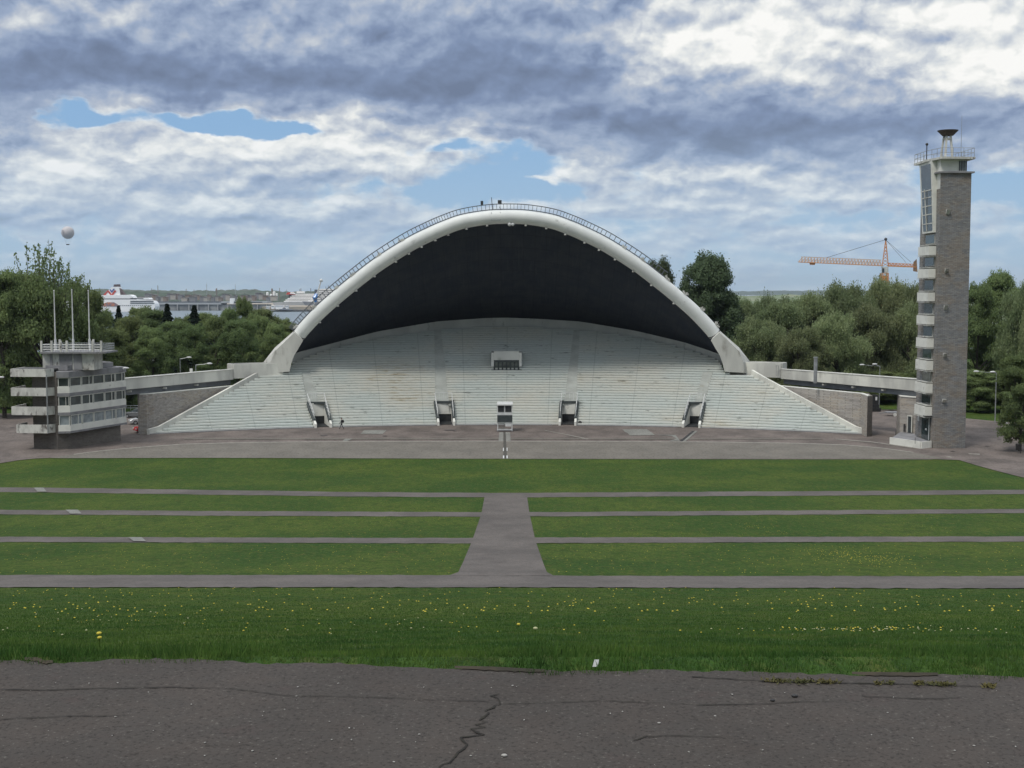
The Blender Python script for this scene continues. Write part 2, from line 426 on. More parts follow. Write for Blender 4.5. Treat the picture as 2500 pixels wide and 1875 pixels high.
sheet('asphalt_patch', [(880, 1059), (889, 1050), (944, 1050), (934, 1059.5)], .066, PATCHM, 'pale patch of newer paving left of the middle')
sheet('asphalt_patch', [(1520, 1048), (1579, 1047.5), (1600, 1062), (1538, 1063), (1532, 1057), (1526, 1055)], .066, PATCHM, 'pale irregular paving patch right of the middle')
sheet('asphalt_patch', [(1600, 1061), (1650, 1062), (1660, 1076), (1634, 1076.5), (1652, 1071), (1640, 1064)], .069, PATCHM, 'pale strip of paving beside the drain')
sheet('asphalt_patch', [(1219, 1055), (1245, 1055), (1247, 1078), (1217, 1078)], .069, PATCHM, 'pale slabs under the central booth')
sheet('asphalt_patch', [(1326, 1050), (1331, 1050), (1438, 1071), (1432, 1072)], .066, LINEM, 'thin pale diagonal line on the plaza')
sheet('asphalt_patch', [(842, 1071), (860, 1071), (848, 1077), (836, 1077)], .069, PATCHM, 'small pale patch near the kerb line')
sheet('asphalt_patch', [(450, 1069), (2000, 1070), (2010, 1072), (450, 1072)], .063, APRON, 'long pale band parallel to the kerb line')
sheet('drain_channel', [(1690, 1052), (1697, 1052), (1664, 1079), (1656, 1079)], .08, DARKC, 'dark diagonal drain channel on the plaza')
sheet('drain_kerb', [(1697, 1052), (1703, 1052), (1674, 1077), (1666, 1078)], .083, PATCHM, 'pale edging beside the drain channel')
sheet('cable_trench', [(1229, 1054), (1234, 1054), (1238, 1118.5), (1229, 1118.5)], .1, TRENCH, 'dark covered trench running from booth to lawn')
for (a, b, c, d) in ((1228, 1093, 1230, 1101), (1237, 1093, 1239, 1101), (1228, 1112, 1231, 1119), (1236.5, 1112, 1239.5, 1119)):
    sheet('trench_marking', [(a, b), (c, b), (c, d), (a, d)], .106, WHITEM, 'short white marking beside the cable trench')
sheet('road_line', [(2308, 1115), (2345, 1121.5), (2352, 1121.5), (2318, 1114)], .066, LINEM, 'pale kerb curving past the tower foot')
sheet('road_line', [(2350, 1123), (2500, 1119), (2700, 1116), (2700, 1117.5), (2500, 1120.5), (2352, 1124.6)], .069, LINEM, 'thin pale line right of the tower')
sheet('road_line', [(2040, 1071), (2130, 1078), (2230, 1092), (2228, 1094), (2130, 1080), (2040, 1072.5)], .066, LINEM, 'short pale line in front of the tower platform')
sheet('road_line', [(2364, 1107), (2392, 1107.5), (2392, 1110), (2366, 1109)], .066, LINEM, 'white painted dash right of the tower')
for (x, y, w) in ((790, 1063, 20), (940, 1064, 14), (818, 1074, 5), (1097, 1050, 26), (1110, 1052, 12), (2230, 1032, 8), (2326, 1101.5, 14), (2365, 1065, 9), (2440, 1073, 12), (2410, 1089, 10), (255, 1104, 8), (60, 1058, 12), (1570, 1085, 6), (30, 1044, 14), (700, 1063, 5), (2262, 1123 - 20, 8)):
    g = G(x, y, .062); mb = MB(); r = w / 2 / F * g[1]
    n = 14; mb.v = [(g[0] + r * math.cos(2*math.pi*k/n) * R.uniform(.7, 1.1), g[1] + r * 1.1 * math.sin(2*math.pi*k/n) * R.uniform(.7, 1.1), .0885) for k in range(n)]
    mb.f = [list(range(n))]; mb.m = [0]; tag(mb.build('damp_stain', pmat('stain', (.09, .08, .078, 1), (.12, .105, .1, 1), 2, .9) if x == 790 else bpy.data.materials['stain']), 'dark damp stain on the plaza asphalt', kind='structure')
for (x, y, s) in ((98, 1196.8, 16), (180, 1251.2, 20), (335, 1318.8, 22)):
    a = [(x - s, y - 4.7), (x + s * .5, y - 4.7), (x + s, y + 5.2), (x - s * .4, y + 5.2)]
    mb = MB(); mb.v = []
    for p in a: q = T(*p); mb.v.append((q[0], q[1], q[2] + .075))
    mb.f = [[0, 1, 2, 3]]; mb.m = [0]; tag(mb.build('path_slab', PATCHM), 'pale concrete slab set in a narrow path', kind='structure')
# far road and lawns behind are part of the ground sheet; sea
WATER, t, b = newmat('sea_water'); g = t.new('ShaderNodeNewGeometry').outputs['Position']
n = t.noise(t.vec('MULTIPLY', g, (.02, .1, 1)), 1, 5); t.put(b.inputs['Base Color'], t.mix(n, (.13, .17, .2, 1), (.2, .24, .27, 1)))
b.inputs['Roughness'].default_value = .45; bump(t, b, n, .2, .5)
mb = MB(); mb.quad((-40000, 440, -12), (40000, 440, -12), (40000, 40000, -12), (-40000, 40000, -12))
tag(mb.build('water', WATER), 'grey bay beyond the trees', kind='structure')
# ------------------------------------------------------------------ song stage
XC = -.85; Ytop = G(1237, 1038)[1]; RAD = 112.0
RISE, RUN = .36, .72
def yarc(X): return Ytop - RAD + math.sqrt(max(RAD * RAD - (X - XC) ** 2, 0))
def S(px, py):
    """(X, Y, z) and row index where a pixel meets the seating bank"""
    d = ray(px, py); lo, hi = 120.0, 320.0
    def f(y): x = d[0] / d[1] * y; return (H + d[2] / d[1] * y) - (y - yarc(x)) / RUN * RISE
    for _ in range(50):
        m = (lo + hi) / 2
        if f(m) > 0: lo = m
        else: hi = m
    x = d[0] / d[1] * lo; t = (lo - yarc(x)) / RUN
    return x, lo, max(0, t) * RISE, max(0.0, t)
Lpx = [(367, 1061.4), (388, 1055), (611, 932), (640, 917.5), (690, 913), (706, 906), (713, 889), (722, 883), (758.5, 869), (812.8, 850), (935, 823), (1068, 806.5), (1160, 800), (1238, 797.5)]
Rpx = [(2110, 1061), (2088, 1055), (1862, 932), (1834, 917.5), (1784, 914), (1766, 906), (1760, 891), (1749.5, 877), (1699.6, 860), (1641, 843.6), (1567, 827), (1494, 814), (1405.7, 805), (1320, 800), (1238, 797.5)]
def XT(px_list):
    o = [];
    for p in px_list:
        x, y, z, t = S(*p); o.append((t, x))
    o2 = [o[0]]
    for q in o[1:]:
        if q[0] > o2[-1][0] + 1e-4: o2.append(q)
    return o2
def at(tab, t):
    if t <= tab[0][0]: return tab[0][1]
    for (a, xa), (b, xb) in zip(tab, tab[1:]):
        if t <= b: return xa + (xb - xa) * (t - a) / (b - a)
    return tab[-1][1]
TL, TR = XT(Lpx), XT(Rpx)
TMAX = min(TL[-1][0], TR[-1][0])
gaps = []   # (portal left edge, portal right edge, aisle left, aisle right) as pixel pairs bottom/top
AIS = [
 dict(pl=[(766.7, 1044), (750.4, 994)], pr=[(810, 1044), (796.5, 990)], al=[(752, 989), (737, 909)], ar=[(781, 989), (757, 909)]),
 dict(pl=[(1067, 1037.5), (1060, 990)], pr=[(1111, 1037.5), (1107, 990)], al=[(1064, 988), (1061, 809)], ar=[(1096, 988), (1077, 808)]),
 dict(pl=[(1364, 1037.5), (1367.5, 990)], pr=[(1407.5, 1038), (1412, 990)], al=[(1377, 988), (1401, 808)], ar=[(1406, 988), (1415, 808)]),
 dict(pl=[(1666, 1041), (1679, 992.5)], pr=[(1711, 1044), (1722, 992.5)], al=[(1695, 989), (1717, 909)], ar=[(1718, 989), (1739, 909)])]
for A in AIS:
    for k in ('pl', 'pr', 'al', 'ar'):
        q = [S(*p) for p in A[k]]; A[k + 't'] = [(q[0][3], q[0][0]), (q[1][3], q[1][0])]
    A['tp'] = (A['plt'][1][0] + A['prt'][1][0]) / 2; A['ta'] = A['alt'][1][0]
def ext(tab, t):
    (a, xa), (b, xb) = tab; return xa + (xb - xa) * (t - a) / (b - a)
def gap_at(A, t):
    if t < A['tp']: return ext(A['plt'], t), ext(A['prt'], t)
    if t < A['ta']: return ext(A['alt'], t), ext(A['art'], t)
    m = (ext(A['alt'], t) + ext(A['art'], t)) / 2; return m, m
# materials of the bank
def seat_mat():
    m, t, b = newmat('mint_white_seating')
    g = t.new('ShaderNodeNewGeometry').outputs['Position']; x, y, z = t.sep(g)
    yy = t.math('SUBTRACT', y, Ytop - RAD); th = t.math('ARCTAN2', t.math('ADD', x, .85), yy)
    big = t.noise(t.vec('MULTIPLY', g, (.08, .08, .25)), 1, 5)
    st = t.noise(t.vec('MULTIPLY', g, (.5, .3, 5.5)), 1, 4, .6)
    fine = t.noise(t.vec('MULTIPLY', g, (1.6, 1.0, 9)), 1, 3, .6)
    c = t.mix(t.ramp(big, .38, .62), (.55, .585, .56, 1), (.60, .60, .55, 1))
    c = t.mix(t.ramp(fine, .45, .75, 0, .5), c, (.38, .43, .41, 1))
    c = t.mix(t.ramp(st, .63, .70, 0, .85), c, (.09, .10, .09, 1))
    c = t.mix(t.math('MULTIPLY', t.ramp(st, .5, .58), t.ramp(big, .55, .7, 0, .5)), c, (.40, .33, .2, 1))
    # panel joints running up the bank
    fr = t.math('FRACT', t.math('ADD', t.math('MULTIPLY', th, 17.6), .5))
    jt = t.ramp(t.math('ABSOLUTE', t.math('SUBTRACT', fr, .5)), .0, .016, .32, 0)
    c = t.mix(jt, c, (.2, .23, .22, 1))
    t.put(b.inputs['Base Color'], c); b.inputs['Roughness'].default_value = .75
    return m
SEAT = seat_mat()
AISLEM = pmat('aisle_paint', (.51, .53, .50, 1), (.42, .435, .41, 1), .5, .8, (1, 1, 2), c3=(.3, .27, .2, 1), s3=1.2, lo3=.6, hi3=.85)
PARAM = pmat('parapet_concrete', (.58, .59, .56, 1), (.49, .50, .48, 1), .3, .85, (1, 1, .6), c3=(.26, .27, .25, 1), s3=.8, lo3=.58, hi3=.8)
stage_loc = (XC, Ytop, 0)
stage = thing('song_stage', stage_loc, 'huge white arched open-air song festival stage with dark shell over a bank of pale rows', 'stage')
PLK = .25
def rowz(i): return i * RISE
def seat_block(xl, xr, name='seating_block', t0=0, t1=None):
    mb = MB(); n = int(math.ceil(TMAX))
    for i in range(0, n):
        t = i + .5
        if t > TMAX: break
        a = max(xl(t), at(TL, t)); b = min(xr(t), at(TR, t))
        if b - a < .15: continue
        seg = max(1, int((b - a) / 2.5)); z0, z1 = rowz(i), rowz(i + 1)
        for s in range(seg):
            x0 = a + (b - a) * s / seg; x1 = a + (b - a) * (s + 1) / seg
            y0, y1 = yarc(x0) + RUN * i, yarc(x1) + RUN * i
            k = RUN + .35
            # riser set back under a plank, plank front, plank top, tread
            mb.quad((x0, y0 + .11, z0), (x1, y1 + .11, z0), (x1, y1 + .11, z1 - PLK), (x0, y0 + .11, z1 - PLK), 0)
            mb.quad((x0, y0 + .11, z1 - PLK), (x1, y1 + .11, z1 - PLK), (x1, y1, z1 - PLK), (x0, y0, z1 - PLK), 0)
            mb.quad((x0, y0, z1 - PLK), (x1, y1, z1 - PLK), (x1, y1, z1), (x0, y0, z1), 0)
            mb.quad((x0, y0, z1), (x1, y1, z1), (x1, y1 + k, z1), (x0, y0 + k, z1), 0)
        for x, sgn in ((a, 0), (b, 1)):
            y = yarc(x) + RUN * i; q = [(x, y, 0 if i < 3 else z0 - .8), (x, y + RUN, 0 if i < 3 else z0 - .8), (x, y + RUN, z1), (x, y, z1)]
            mb.quad(*(q if sgn else q[::-1]))
    return mb.build(name, SEAT, stage)
big = lambda v: (lambda t: v)
bounds = [big(-1e3)] + [x for A in AIS for x in ((lambda t, A=A: gap_at(A, t)[0]), (lambda t, A=A: gap_at(A, t)[1]))] + [big(1e3)]
for k in range(5): seat_block(bounds[2 * k], bounds[2 * k + 1])
def aisle(A):
    mb = MB(); t0, t1 = A['tp'], A['ta']; n = 30
    for j in range(n + 1):
        t = t0 + (t1 - t0) * j / n; a, b = ext(A['alt'], t), ext(A['art'], t)
        for x in (a - .05, b + .05): mb.v.append((x, yarc(x) + RUN * t, RISE * t + .22))
    mb = MB(); k0, k1 = math.ceil(t0 * 2) + 2, int(t1 * 2) + 1
    for j in range(k0, k1):
        t = j / 2; a, b = ext(A['alt'], t) - .05, ext(A['art'], t) + .05; z0, z1 = RISE * t - .3, RISE * (t + .5) + .02
        ya_, yb_ = yarc(a) + RUN * t - .02, yarc(b) + RUN * t - .02; mb.quad((a, ya_, z0), (b, yb_, z0), (b, yb_, z1), (a, ya_, z1)); mb.quad((a, ya_, z1), (b, yb_, z1), (b, yb_ + .5, z1), (a, ya_ + .5, z1))
        mb.quad((a, ya_ + .6, z0), (a, ya_, z0), (a, ya_, z1), (a, ya_ + .6, z1)); mb.quad((b, yb_, z0), (b, yb_ + .6, z0), (b, yb_ + .6, z1), (b, yb_, z1))
    a, b = ext(A['alt'], t0), ext(A['art'], t0)
    mb.build('aisle', AISLEM, stage)
for A in AIS: aisle(A)
CAPM = pmat('dark_green_cap', (.05, .06, .062, 1), (.07, .08, .08, 1), 2, .7)
DOORM = pmat('dark_door', (.022, .025, .027, 1), (.035, .037, .04, 1), 2, .6)
def portal(A):
    tp = A['tp'] + .1
    def W(side, t, z, off=0):
        e = A['plt'] if side == 0 else A['prt']; x = ext(e, t) + off; return (x, yarc(x) + RUN * t, z)
    zt = RISE * tp
    w = MB()
    for side, o in ((0, 1), (1, -1)):
        for (ta, tb) in ((-.6, tp),):
            za, zb = .62, zt + .62
            A0, A1 = W(side, ta, 0), W(side, ta, 0, o * .32); B0, B1 = W(side, tb, 0), W(side, tb, 0, o * .32)
            up = lambda p, z: (p[0], p[1], z)
            ring = [A0, A1, B1, B0] if o > 0 else [A1, A0, B0, B1]
            zs = {id(A0): za, id(A1): za, id(B0): zb, id(B1): zb}
            w.hexa(ring, [up(p, zs[id(p)]) for p in ring])
    a, b = W(0, tp, 0, .3), W(1, tp, 0, -.3)
    dh = min(1.25, zt - 1.2)
    w.hexa([(a[0], a[1], dh), (b[0], b[1], dh), (b[0], b[1] + .3, dh), (a[0], a[1] + .3, dh)], [(a[0], a[1], zt + .45), (b[0], b[1], zt + .45), (b[0], b[1] + .3, zt + .45), (a[0], a[1] + .3, zt + .45)])
    po = w.build('stair_portal', WHITE, stage)
    c = MB()
    for side, o in ((0, 1), (1, -1)):
        A0, A1 = W(side, .7, 1.25, -o * .07), W(side, .7, 1.25, o * .40); B0, B1 = W(side, tp, zt + .62, -o * .07), W(side, tp, zt + .62, o * .40)
        ring = [A0, A1, B1, B0] if o > 0 else [A1, A0, B0, B1]
        low = [(p[0], p[1] - .02, p[2] - .42) for p in ring]
        c.hexa(low, ring)
    a, b = W(0, tp, 0, -.05), W(1, tp, 0, .05)
    c.box(a[0], b[0], (a[1] + b[1]) / 2 - .12, (a[1] + b[1]) / 2 + .42, zt + .30, zt + .66)
    c.build('parapet_cap', CAPM, po)
    d = MB(); a, b = W(0, tp, 0, .32), W(1, tp, 0, -.32)
    d.quad((a[0], a[1] + .1, 0), (b[0], b[1] + .1, 0), (b[0], b[1] + .1, dh + .1), (a[0], a[1] + .1, dh + .1))
    e, f = W(0, .9, .1, .32), W(1, .9, .1, -.32)
    d.quad(e, f, (b[0], b[1], .1), (a[0], a[1], .1))
    d.build('door', DOORM, po)
    r = MB()
    for side, o in ((0, 1), (1, -1)):
        p0 = W(side, 1.2, 2.1, o * .2); p1 = W(side, tp, zt + 1.5, o * .2); p2 = W(side, tp + 1.3, zt + 1.9, o * .2)
        r.tube([p0, p1, p2], .045, 6)
        q0 = (p0[0], p0[1], p0[2] - .5); q1 = (p1[0], p1[1], p1[2] - .5); r.tube([q0, q1], .035, 6)
        for k in range(6):
            t = k / 5; m = [p0[i] + (p1[i] - p0[i]) * t for i in range(3)]; r.tube([(m[0], m[1], m[2] - 1.0), m], .035, 6)
    l, q = W(0, tp + 1.3, zt + 1.9, .2), W(1, tp + 1.3, zt + 1.9, -.2)
    r.tube([l, q], .04, 6)
    for k in range(5):
        t = k / 4; m = [l[i] + (q[i] - l[i]) * t for i in range(3)]; r.tube([(m[0], m[1], m[2] - 1.1), m], .03, 6)
    r.build('handrail', WHITEM, po)
for A in AIS: portal(A)
# base plinth line
mb = MB()
for k in range(61):
    if k == 60: mb.build('base_kerb', GREYC, stage); break
    a = TL[0][1] + (TR[0][1] - TL[0][1]) * k / 60; b = TL[0][1] + (TR[0][1] - TL[0][1]) * (k + 1) / 60; m = (a + b) / 2
    if any(gap_at(A, 0)[0] - .3 < m < gap_at(A, 0)[1] + .3 for A in AIS):
        if mb.v: mb.build('base_kerb', GREYC, stage); mb = MB()
        continue
    mb.hexa([(a, yarc(a) - .25, 0), (b, yarc(b) - .25, 0), (b, yarc(b) + .05, 0), (a, yarc(a) + .05, 0)], [(a, yarc(a) - .25, .14), (b, yarc(b) - .25, .14), (b, yarc(b) + .05, .14), (a, yarc(a) + .05, .14)])
# ---- white back parapet
PBot = [(713, 884), (720.5, 883), (758.5, 869), (812.8, 850), (935, 823), (1068, 806.5), (1160, 800), (1238, 797.5), (1320, 799), (1405.7, 805), (1494, 814), (1567, 827), (1641, 843.6), (1699.6, 860), (1749.5, 877), (1762, 884)]
PTop = [(713, 859), (728.7, 853), (791, 837), (921, 803), (1067.8, 778.5), (1192.6, 770.3), (1240, 769.6), (1323, 773), (1417.5, 779), (1552.6, 801.4), (1670, 829), (1737.8, 851.4), (1762, 860)]
def yi(c, x):
    for (a, b), (p, q) in zip(c, c[1:]):
        if x <= p: return b + (q - b) * (x - a) / (p - a)
    return c[-1][1]
bot3, top3 = [], []
NP = 48
for i in range(NP + 1):
    px = 713 + (1762 - 713) * i / NP
    x, y, z, t = S(px, yi(PBot, px)); y += .25
    pb = P(px, yi(PBot, px), y); pt = P(px, yi(PTop, px), y)
    bot3.append((pb[0], y, pb[2] - .6)); top3.append((pt[0], y, pt[2]))
mb = MB()
for i in range(NP):
    a, b, c, d = bot3[i], bot3[i + 1], top3[i + 1], top3[i]
    sh = lambda p, k=.4: (p[0], p[1] + k, p[2])
    mb.hexa([a, b, sh(b), sh(a)], [d, c, sh(c), sh(d)])
mb.build('back_parapet', PARAM, stage)
# ---- front arch
half = [(0, 529.5), (50, 531.8), (108, 541.5), (150, 556), (186, 571.5), (240.5, 599), (313, 645), (367.5, 686.5), (407, 718.5), (455, 760.5), (494, 801), (507.5, 818)]
AXc = 1238
def archY(py): return 199.0 - (818 - py) / (818 - 529.5) * 6.5
def spline(pts, n):
    out = []; m = len(pts)
    for i in range(m - 1):
        p0, p1, p2, p3 = pts[max(i - 1, 0)], pts[i], pts[i + 1], pts[min(i + 2, m - 1)]
        for k in range(n):
            t = k / n
            out.append(tuple(.5 * (2 * p1[j] + (p2[j] - p0[j]) * t + (2 * p0[j] - 5 * p1[j] + 4 * p2[j] - p3[j]) * t * t + (3 * p1[j] - p0[j] - 3 * p2[j] + p3[j]) * t ** 3) for j in range(len(p1))))
    out.append(tuple(pts[-1])); return out
full = [(AXc - dx, y) for dx, y in half[::-1]] + [(AXc + dx, y) for dx, y in half[1:]]
full = [(x, y) if x < AXc else (x - (x - AXc) * .003, y - 2.5 * ((x - AXc) / 507)) for x, y in full]
fl = spline(full, 6)
arch = [P(x, y, archY(y)) for x, y in fl]
RIMR = 1.08
ARCHM = pmat('arch_white', (.76, .78, .76, 1), (.68, .70, .69, 1), .35, .55, (1, 1, 1), c3=(.40, .41, .39, 1), s3=.9, lo3=.62, hi3=.85, bmp=.0)
rim = MB().tube(arch, RIMR, 20).build('arch_rim', ARCHM, stage, smooth=True)
# joint rings and seams
for k in (1, len(arch) - 2):
    mb = MB()
    a, b = Vector(arch[k]), Vector(arch[k + (1 if k == 1 else -1)]); d = (b - a).normalized(); mb.tube([a - d * .05, a + d * .1], RIMR + .06, 20)
    mb.build('joint_ring', DARKM, rim)
# walkway ladder on top of the rim
def up_at(i):
    a, b = Vector(arch[max(i - 1, 0)]), Vector(arch[min(i + 1, len(arch) - 1)]); d = (b - a).normalized(); n = Vector((-d.z, 0, d.x))
    return (n if n.z > 0 else -n).normalized(), d
lad = MB(); lo, hi = [], []
idx = [i for i, (x, y) in enumerate(fl) if 728 < x < 1612]
for i in idx:
    n, d = up_at(i); c = Vector(arch[i]); lo.append((c + n * (RIMR + .10), c)); hi.append(c + n * (RIMR + .92))
for s in (-.35, .45):
    lad.tube([(p.x, p.y + s, p.z) for p, c in lo], .05, 5); lad.tube([(p.x, p.y + s, p.z) for p in hi], .04, 5)
for a, b in zip(range(len(idx) - 1), range(1, len(idx))):
    seg = (Vector(hi[b]) - Vector(hi[a])).length; n = max(1, round(seg / .72))
    for k in range(n):
        t = k / n; p = lo[a][0].lerp(lo[b][0], t); q = hi[a].lerp(hi[b], t)
        for s in (-.35, .45): lad.bar((p.x, p.y + s, p.z), (q.x, q.y + s, q.z), .055)
        if k % 3 == 0: lad.bar((p.x, p.y - .35, p.z), (p.x, p.y + .45, p.z), .05)
lad.build('walkway_railing', pmat('railing_grey', (.10, .11, .125, 1), (.14, .15, .16, 1), 3, .5), rim)
def arch_at(px):
    for i in range(len(fl) - 1):
        if fl[i][0] <= px <= fl[i + 1][0]:
            t = (px - fl[i][0]) / (fl[i + 1][0] - fl[i][0]); n, d = up_at(i)
            return Vector(arch[i]).lerp(Vector(arch[i + 1]), t), n, d
# rigging clusters on the outer edge and small lamps along the inner edge
for px in (738, 781, 833, 873, 935, 990, 1512, 1560, 1618, 1660, 1700, 1736):
    c, n, d = arch_at(px); m = MB(); b = c + n * (RIMR - .05)
    for k in range(7):
        o = Vector((R.uniform(-.5, .5), R.uniform(-.4, .3), 0)); q = b + d * R.uniform(-.5, .5) + n * R.uniform(0, .35)
        m.box(q.x - .12, q.x + .12, q.y - .5, q.y - .25, q.z - .1, q.z + .1)
        m.bar(b + d * R.uniform(-.4, .4), q + n * R.uniform(.1, .45), .06)
    m.build('rigging_bracket', OLDW, rim)
for px in (958, 990, 1022, 1056, 1088, 1135, 1187, 1285, 1337, 1386, 1434, 1470, 1510, 1555, 1600, 1655, 905, 860, 815, 770):
    c, n, d = arch_at(px); m = MB(); q = c - n * (RIMR + .08) + Vector((0, -.5, 0))
    m.lathe((q.x, q.y, q.z - .18), [(.08, .3), (.17, .2), (.19, 0)], 10); m.build('spotlight', OLDW, rim)
c, n, d = arch_at(1244); m = MB(); q = c - n * (RIMR + .1) + Vector((0, -.6, 0)); m.ball(q, .3, 10, 6); m.ball(q + Vector((.5, 0, 0)), .26, 10, 6); m.build('spotlight', WHITEM, rim)
m = MB()
c, n, d = arch_at(1204); q = c + n * (RIMR + .1); m.tube([q, q + n * 1.9], .05, 6)
m.build('sensor_mast', DARKM, rim); m = MB(); c, n, d = arch_at(1180); q = c + n * (RIMR + .6); m.box(q.x - .2, q.x + .2, q.y - .2, q.y + .2, q.z + .4, q.z + 1.0)
m.build('sensor_box', DARKM, rim); m = MB(); c, n, d = arch_at(1221); q = c + n * (RIMR + .5); m.box(q.x - .3, q.x + .3, q.y - .3, q.y + .2, q.z + .5, q.z + 1.0); m.bar(q, q + Vector((.5, -.6, -2.0)), .08)
m.build('sensor_mast', DARKM, rim)
# small hatch frame on the front of the tube near the crown
m = MB(); c, n, d = arch_at(1210); y = c.y - RIMR - .03
for (a, b) in (((-.65, -.55), (-.65, .75)), ((.75, -.55), (.75, .75)), ((-.65, -.55), (.75, -.55))):
    m.bar((c.x + a[0], y + .25 * abs(a[1]), c.z + a[1]), (c.x + b[0], y + .25 * abs(b[1]), c.z + b[1]), .05)
m.build('hatch_frame', STEEL, rim)
# ---- piers
PIERM = pmat('pier_concrete', (.55, .55, .51, 1), (.46, .46, .43, 1), .5, .8, (1, 1, .35), c3=(.27, .26, .23, 1), s3=.9, lo3=.52, hi3=.75)
def pier(mx, X_off=0):
    fpx = [(719, 812), (671.5, 856.7), (660, 884.4), (660, 910), (706.7, 907), (711.6, 886), (718, 868), (728, 852), (740, 831)]
    bpx = [(722, 804), (671, 848.6), (643, 884.4), (640, 914), (704, 911), (709, 886), (714, 868), (722, 852), (735, 824)]
    g = lambda p: (mx - p[0] if mx else p[0], p[1])
    Yf = 196.6; fr_ = [P(*g(p), Yf + (p[1] - 812) / 95 * .6) for p in fpx]; bk = [P(*g(p), Yf + 4.2) for p in bpx]
    mb = MB(); n = len(fr_); mb.v = fr_ + bk
    mb.f = [list(range(n)), list(range(n, 2 * n))[::-1]] + [[i, n + i, n + (i + 1) % n, (i + 1) % n] for i in range(n)]; mb.m = [0] * len(mb.f)
    o = mb.build('pier', PIERM, stage)
pier(0); pier(2475.5)
# ---- shell between the front arch and the back parapet
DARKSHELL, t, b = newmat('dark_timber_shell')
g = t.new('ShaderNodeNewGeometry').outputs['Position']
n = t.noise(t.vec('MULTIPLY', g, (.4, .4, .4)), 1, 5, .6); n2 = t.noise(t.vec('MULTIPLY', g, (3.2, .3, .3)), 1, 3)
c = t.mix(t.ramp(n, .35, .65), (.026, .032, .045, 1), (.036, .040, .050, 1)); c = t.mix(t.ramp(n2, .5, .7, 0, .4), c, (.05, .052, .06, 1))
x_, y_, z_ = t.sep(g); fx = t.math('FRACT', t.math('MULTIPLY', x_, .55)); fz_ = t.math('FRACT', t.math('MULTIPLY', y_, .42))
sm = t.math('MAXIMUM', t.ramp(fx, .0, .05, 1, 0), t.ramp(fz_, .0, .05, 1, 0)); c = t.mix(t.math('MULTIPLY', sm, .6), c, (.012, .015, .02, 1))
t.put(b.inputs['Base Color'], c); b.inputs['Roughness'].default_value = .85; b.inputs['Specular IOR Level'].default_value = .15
ROOFTOP = pmat('roof_sheet', (.42, .44, .44, 1), (.34, .36, .36, 1), .2, .7)
def resample(pts, n):
    L = [0]
    for a, b in zip(pts, pts[1:]): L.append(L[-1] + math.dist(a, b))
    out = []
    for i in range(n + 1):
        s = L[-1] * i / n; k = 0
        while k < len(L) - 2 and L[k + 1] < s: k += 1
        t = (s - L[k]) / (L[k + 1] - L[k]); out.append(tuple(pts[k][j] + (pts[k + 1][j] - pts[k][j]) * t for j in range(3)))
    return out
NA, NB = 64, 18
fa = resample(arch, NA)
tb = [(p[0], p[1] + .3, p[2] - .25) for p in top3]
fb = resample(tb, NA)
def shellpt(i, j, off=0):
    a, b = Vector(fa[i]), Vector(fb[i]); t = j / NB; p = a.lerp(b, t)
    sag = math.sin(math.pi * t) * (Vector(a) - Vector(b)).length * .06
    return (p.x, p.y, p.z - sag + off)
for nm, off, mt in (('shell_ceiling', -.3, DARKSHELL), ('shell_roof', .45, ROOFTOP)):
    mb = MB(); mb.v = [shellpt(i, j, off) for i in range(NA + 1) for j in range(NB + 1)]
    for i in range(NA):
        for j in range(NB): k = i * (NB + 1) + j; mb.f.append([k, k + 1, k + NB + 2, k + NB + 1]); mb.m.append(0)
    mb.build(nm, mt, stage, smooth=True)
# small dark fittings over the parapet, back wall behind it
mb = MB()
for i in range(NP):
    a, b = top3[i], top3[i + 1]
    mb.quad((a[0], a[1] + .9, -.1), (b[0], b[1] + .9, -.1), (b[0], b[1] + .9, b[2] - .4), (a[0], a[1] + .9, a[2] - .4))
mb.build('rear_wall', GREYC, stage)
# side end walls so the bank is solid
# ---- commentary window in the middle of the bank
x0, Yw, zw, tw = S(1237, 903); p = lambda px, py, y=Yw - .3: P(px, py, y)
A0, B0 = p(1201, 903), p(1272, 903); zt = p(1237, 858)[2]; zm = p(1237, 879)[2]
yb = Yw - .3
cw = MB(); cw.box(A0[0], B0[0], yb + .35, yb + 5.5, A0[2] - .5, zt - .25); cw.box(A0[0] + .35, B0[0] - .35, yb, yb + .5, zm, zt + .05)
cw.box(A0[0] - .12, A0[0] + .32, yb + .04, yb + 5, A0[2] + .55, zt - .2); cw.box(B0[0] - .32, B0[0] + .12, yb + .04, yb + 5, A0[2] + .55, zt - .2)
cwo = cw.build('commentary_box', PARAM, stage)
fm = MB(); W_ = B0[0] - A0[0]
fm.box(A0[0] + .3, B0[0] - .3, yb + .05, yb + .2, zm - .35, zm - .02); fm.box(A0[0] - .1, B0[0] + .1, yb - .05, yb + .25, A0[2] - .3, A0[2] + .06)
for k in range(7):
    x = A0[0] + .42 + (W_ - .84) * k / 6; fm.box(x - .13, x + .13, yb + .06, yb + .2, A0[2] + .05, zm)
fm.box(A0[0] + .3, B0[0] - .3, yb + .08, yb + .18, A0[2] + .55, A0[2] + .68)
fm.build('window_frame', CAPM, cwo)
gm = MB(); gm.box(A0[0] + .3, B0[0] - .3, yb + .24, yb + .3, A0[2], zm); gm.build('pane', glassmat('booth_glass', (.16, .18, .16, 1), .3), cwo)
for x in (A0[0] + .05, B0[0] - .05): MB().box(x - .14, x + .14, yb - .02, yb + .1, A0[2] + .6, A0[2] + 1.25).build('wall_lamp', WHITEM, cwo)
